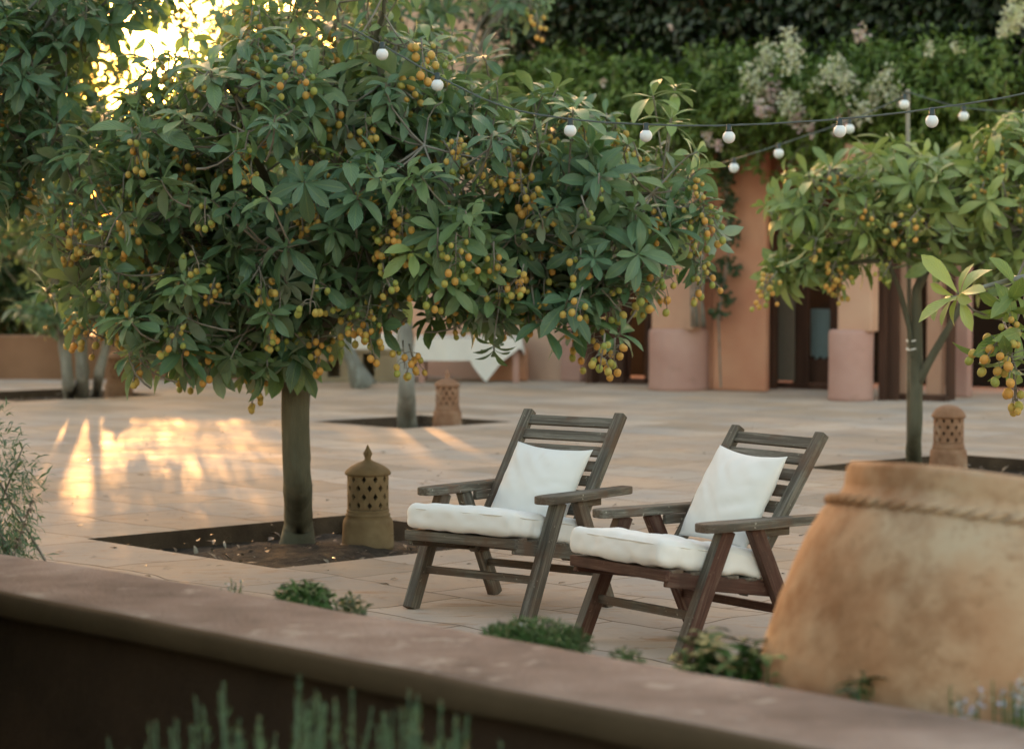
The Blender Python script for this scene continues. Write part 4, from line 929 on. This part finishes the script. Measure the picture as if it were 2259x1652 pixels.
# ------------------------------------------------------------------ small plants behind and before the garden wall
def herb(name, label, vx, vy_top, wd, n, L, W, mat, rows=.25, back=.25, cat='plant', flower=None, group=None, mound=0):
    """a clump rooted on the patio behind the wall, its head showing above the coping"""
    rx, ry, _ = ray(vx, 826); k = rx/ry; p = U*0 + V_*(vf+back); t = (k*p.y-p.x)/(U.x-k*U.y); base = p + U*t
    Y = base.y; top = at(vx, vy_top, Y); root = thing(name, label, cat, base, 0, group); hw = wd/F*Y/2
    mb = MB(); P = []; D = []; H = []; FT = []
    for i in range(n):
        a = random.gauss(0, .45)*hw*1.1; b = random.gauss(0, .07); zt = top.z - abs(a/hw)**1.5*rows*.25 - random.random()*rows*.5
        tip = Vector((base.x+a, base.y+b, zt)); rt = base+Vector((a*.35, b*.4, 0)); md = rt.lerp(tip, .6)+Vector((0, 0, .03))
        pth = [rt, md, tip]; mb.tube(pth, [.004, .003, .002], 4)
        FT.append(tip)
        for q in range(9):
            s = .68+.32*q/8; c = md.lerp(tip, (s-.6)/.4); P.append(tuple(c)); az = random.random()*6.28; D.append((math.cos(az), math.sin(az), random.uniform(0, .8)))
    mb.build('stems', M['herb'], root)
    P = np.array(P); D = np.array(D); N = len(P)
    leafobj('foliage', root, M[mat], P, unit(D), unit(rdir(N)*.3+np.array([0, 0, 1])), L*(.6+.6*rng.random(N)), W*(.7+.5*rng.random(N)), .3+.5*rng.random(N), rng.random(N)*.8+.1, seg=3, shape='ovate')
    if mound:
        shell_mass('leaf_mound', root, M[mat], [(base.x, base.y, top.z-rows*.45, hw, .10, rows*.5), (base.x+hw*.5, base.y, top.z-rows*.7, hw*.7, .1, rows*.4), (base.x-hw*.45, base.y, top.z-rows*.55, hw*.6, .1, rows*.4)], mound, L, W, (.1, .9), seg=2)
    if flower:
        P = []
        for tip in FT[:flower[1]]:
            for _ in range(flower[2]): P.append(tuple(tip+Vector((random.gauss(0, .008), random.gauss(0, .008), random.gauss(0, .012)))))
        P = np.array(P); N = len(P)
        leafobj('blossom', root, M[flower[0]], P, rdir(N), rdir(N), np.full(N, .014), np.full(N, .012), rng.random(N), rng.random(N), seg=2)
    return root
hg = 'herbs growing behind the garden wall'
herb('small_herb', 'tiny purplish sprig peeping over the garden wall, farthest left', 510, 1284, 50, 10, .018, .007, 'leaf_dark', .05, flower=('petal_lilac', 5, 3), group=hg)
herb('leafy_herb', 'curly green herb clump above the wall, left of the chairs', 668, 1290, 110, 40, .028, .012, 'herb', .07, mound=900, group=hg)
herb('leafy_herb', 'little dark green tuft above the wall, just right of the curly herb', 772, 1322, 50, 22, .028, .011, 'leaf_dark', .06, mound=350, group=hg)
herb('feathery_herb', 'feathery light green mound with a lilac flower, in front of the farther chair', 1175, 1374, 210, 110, .024, .006, 'herb', .085, mound=3600, flower=('petal_lilac', 2, 6), group=hg)
herb('small_herb', 'small low yellowish green tuft above the wall between the chairs', 1382, 1436, 60, 16, .022, .007, 'herb', .04, mound=250, group=hg)
herb('leafy_herb', 'bright green broad-leaved herb in front of the nearer chair leg', 1560, 1398, 110, 30, .085, .032, 'herb', .16, group=hg)
herb('leafy_herb', 'pale green herb with arching leaves between the nearer chair and the urn', 1655, 1410, 120, 24, .09, .028, 'herb', .16, group=hg)
herb('leafy_herb', 'broad dark leaves rising above the wall in front of the urn', 1920, 1490, 100, 7, .075, .026, 'leaf_dark', .10, back=.10, group=hg)
herb('flowering_herb', 'thin stems with lilac white flowers in front of the urn', 2140, 1492, 70, 6, .022, .007, 'leaf_dark', .14, back=.08, flower=('petal_lilac', 4, 7), group=hg)
herb('flowering_herb', 'dark flowering herb at the right edge in front of the urn', 2245, 1480, 70, 16, .022, .008, 'leaf_dark', .18, back=.08, flower=('petal_lilac', 7, 7), group=hg)
gs = thing('grey_shrub', 'greyish feathery shrub at the left edge just behind the garden wall', 'shrub', (-2.0, 9.0, 0))
mb = MB()
for k in range(14): mb.tube([(-2.0, 9.0, 0), (-2.0+random.gauss(0, .12), 9.0+random.gauss(0, .1), .45), (-2.0+random.uniform(-.2, .2), 9.0+random.uniform(-.15, .15), .9)], [.008, .006, .003], 5)
mb.build('stems', M['twig'], gs)
shell_mass('foliage', gs, M['lav'], [(-2.0, 9.0, .70, .24, .3, .34), (-1.98, 9.0, .35, .22, .3, .36), (-2.1, 9.0, .95, .16, .2, .14)], 5200, .045, .008, (0, .8), seg=2)
gs = thing('added_shade_shrub', 'unseen tall dark shrub added outside the left edge to shade the garden wall', 'shrub', (-2.9, 6.0, 0))  # out-of-view shrub added to darken the left of the wall
mb = MB()
for k in range(10): mb.tube([(-2.9, 6.0, 0), (-2.9+random.gauss(0, .3), 6.0+random.gauss(0, .3), 1.0), (-2.9+random.gauss(0, .6), 6.0+random.gauss(0, .5), 2.0)], [.03, .02, .008], 6)
mb.build('stems', M['twig'], gs)
shell_mass('foliage', gs, M['leaf_dark'], [(-2.75, 6.0, 1.3, 1.15, 1.2, 1.5), (-3.2, 5.0, 1.2, 1.6, 1.2, 1.6), (-3.4, 7.6, 1.3, 1.15, 1.0, 1.5)], 18000, .13, .05, (0, .8), seg=2)
gs = thing('added_shade_tree', 'unseen leafy tree added on the camera side to shade the left of the garden wall', 'tree', (-3.4, 5.2, 0))  # unseen crown added overhead to shade the left of the coping
mb = MB(); mb.tube(limb_path((-3.4, 5.2, -.05), (-3.1, 5.5, 2.4), 0, 8), [.12-.006*i for i in range(9)], 12, bump=.2)
for e in ((-2.2, 6.0, 3.0), (-3.6, 6.4, 3.2), (-1.9, 4.8, 3.0), (-1.0, 5.6, 3.05)): mb.tube(limb_path((-3.1, 5.5, 2.3), e, .1), [.06-.007*i for i in range(7)], 7)
mb.build('trunk', M['bark'], gs, smooth=True)
shell_mass('crown', gs, M['leaf_dark'], [(-2.3, 6.6, 3.3, 1.6, 1.7, .6), (-3.8, 6.6, 3.2, 1.4, 1.8, .9), (-1.5, 4.6, 3.0, 1.5, 1.3, .55), (-2.8, 8.4, 3.6, 1.5, 1.3, .6)], 26000, .17, .06, (0, .8), seg=2)
# red seed spike
rx, ry, _ = ray(35, 1215); p = U*0 + V_*(vf+.2); k = rx/ry; t = (k*p.y-p.x)/(U.x-k*U.y); bs = p+U*t
sp = thing('flower_spike', 'single dark flower spike with reddish tip at the left above the wall', 'plant', bs)
mb = MB(); q0 = bs; q1 = at(33, 1215, bs.y); q2 = at(72, 1102, bs.y); mb.tube([q0, q1, q1.lerp(q2, .5), q2], [.004, .003, .0025, .002], 5); mb.build('stem', M['twig'], sp)
P = []
for i in range(7):
    c = q1.lerp(q2, (i+.6)/7)
    for _ in range(12): P.append(tuple(c+Vector((random.gauss(0, .007), random.gauss(0, .007), random.gauss(0, .004)))))
P = np.array(P); N = len(P); leafobj('florets', sp, M['litter'], P, rdir(N), rdir(N), np.full(N, .014), np.full(N, .009), rng.random(N), rng.random(N)*.4, seg=2)

# lavender before the wall
def lavender(label, vx, Y, top, wd, n, tint=(.1, .8)):
    b = at(vx, 1600, Y); b.z = -.02; root = thing('lavender_bush', label, 'plant', b, 0, 'lavender bushes in front of the garden wall'); mb = MB(); P = []; D = []; S = []; T = []
    for i in range(n):
        a = random.uniform(-1, 1)*wd; c = random.uniform(-.16, .12); zt = top - random.random()**.8*.22 - .1*abs(a/wd)**2
        rt = b+Vector((a*.5, c*.5, 0)); tip = Vector((b.x+a*1.15+random.gauss(0, .02), b.y+c, zt)); pth = [rt, rt.lerp(tip, .55)+Vector((a*.08, 0, 0)), tip]; mb.tube(pth, [.003, .0025, .0015], 4)
        ti = random.uniform(*tint); l0 = random.uniform(.07, .13)
        for q in range(15):
            s = q/15; cc = tip - (tip-pth[1]).normalized()*l0*(1-s); az = q*2.4
            P.append(tuple(cc)); D.append((math.cos(az)*.55, math.sin(az)*.55, 1)); S.append(random.uniform(.018, .034)*(1-.5*s)); T.append(ti)
    mb.build('stems', M['lav'], root)
    P = np.array(P); D = unit(np.array(D)); N = len(P); S = np.array(S)
    leafobj('foliage', root, M['lav'], P, D, unit(rdir(N)), S, S*.15, .3*rng.random(N), np.array(T), seg=2, shape='ovate')
lavender('sparse dim lavender at the left in the wall\'s dark foot', 420, 5.0, .68, .26, 60, (0, .3))  # low tint range paints the left end's shade into the leaves
lavender('lavender bush with several tall spikes at lower left', 560, 5.0, .75, .19, 48)
lavender('lavender bush of tall pale spikes just left of the middle', 760, 4.8, .765, .17, 44, (.3, 1))
lavender('lavender bush with upright spikes touching the wall edge in the middle', 925, 4.8, .75, .15, 40, (.3, 1))
lavender('small lavender with few thin spikes, rightmost of the row', 1035, 4.8, .68, .09, 22, (.2, .8))

# leaf litter in the pits and on the paving
P = []
for k, r in enumerate(PITS):
    for _ in range((110, 40, 40, 60)[k]): x, y, z = W2(random.uniform(r[0]+.05, r[1]-.05), random.uniform(r[2]+.05, r[3]-.05)); P.append((x, y, -.055+random.uniform(-.02, .02)))
P = np.array(P); N = len(P)
o = leafobj('leaf_litter', None, M['litter'], P, unit(rdir(N)*np.array([1, 1, .25])), unit(rdir(N)*.4+np.array([0, 0, 1])),   .06*(.5+rng.random(N)), .022*(.6+rng.random(N)), rng.random(N)*1.4, rng.random(N)**2, seg=3)
tag(o, 'dry fallen leaves scattered over the soil of the tree pits', 'leaf litter', kind='stuff')
P = []
for _ in range(260): q = gnd(random.uniform(60, 2200), random.uniform(900, 1300)**1.0, .006); P.append(tuple(q))
P = np.array(P); N = len(P)
o = leafobj('scattered_leaves', None, M['litter'], P, unit(rdir(N)*np.array([1, 1, .08])), unit(rdir(N)*.25+np.array([0, 0, 1])), .045*(.5+rng.random(N)), .02*(.6+rng.random(N)), rng.random(N)*.5, rng.random(N)**2, seg=3)
tag(o, 'few small dry leaves blown over the flagstones', 'leaf litter', kind='stuff')
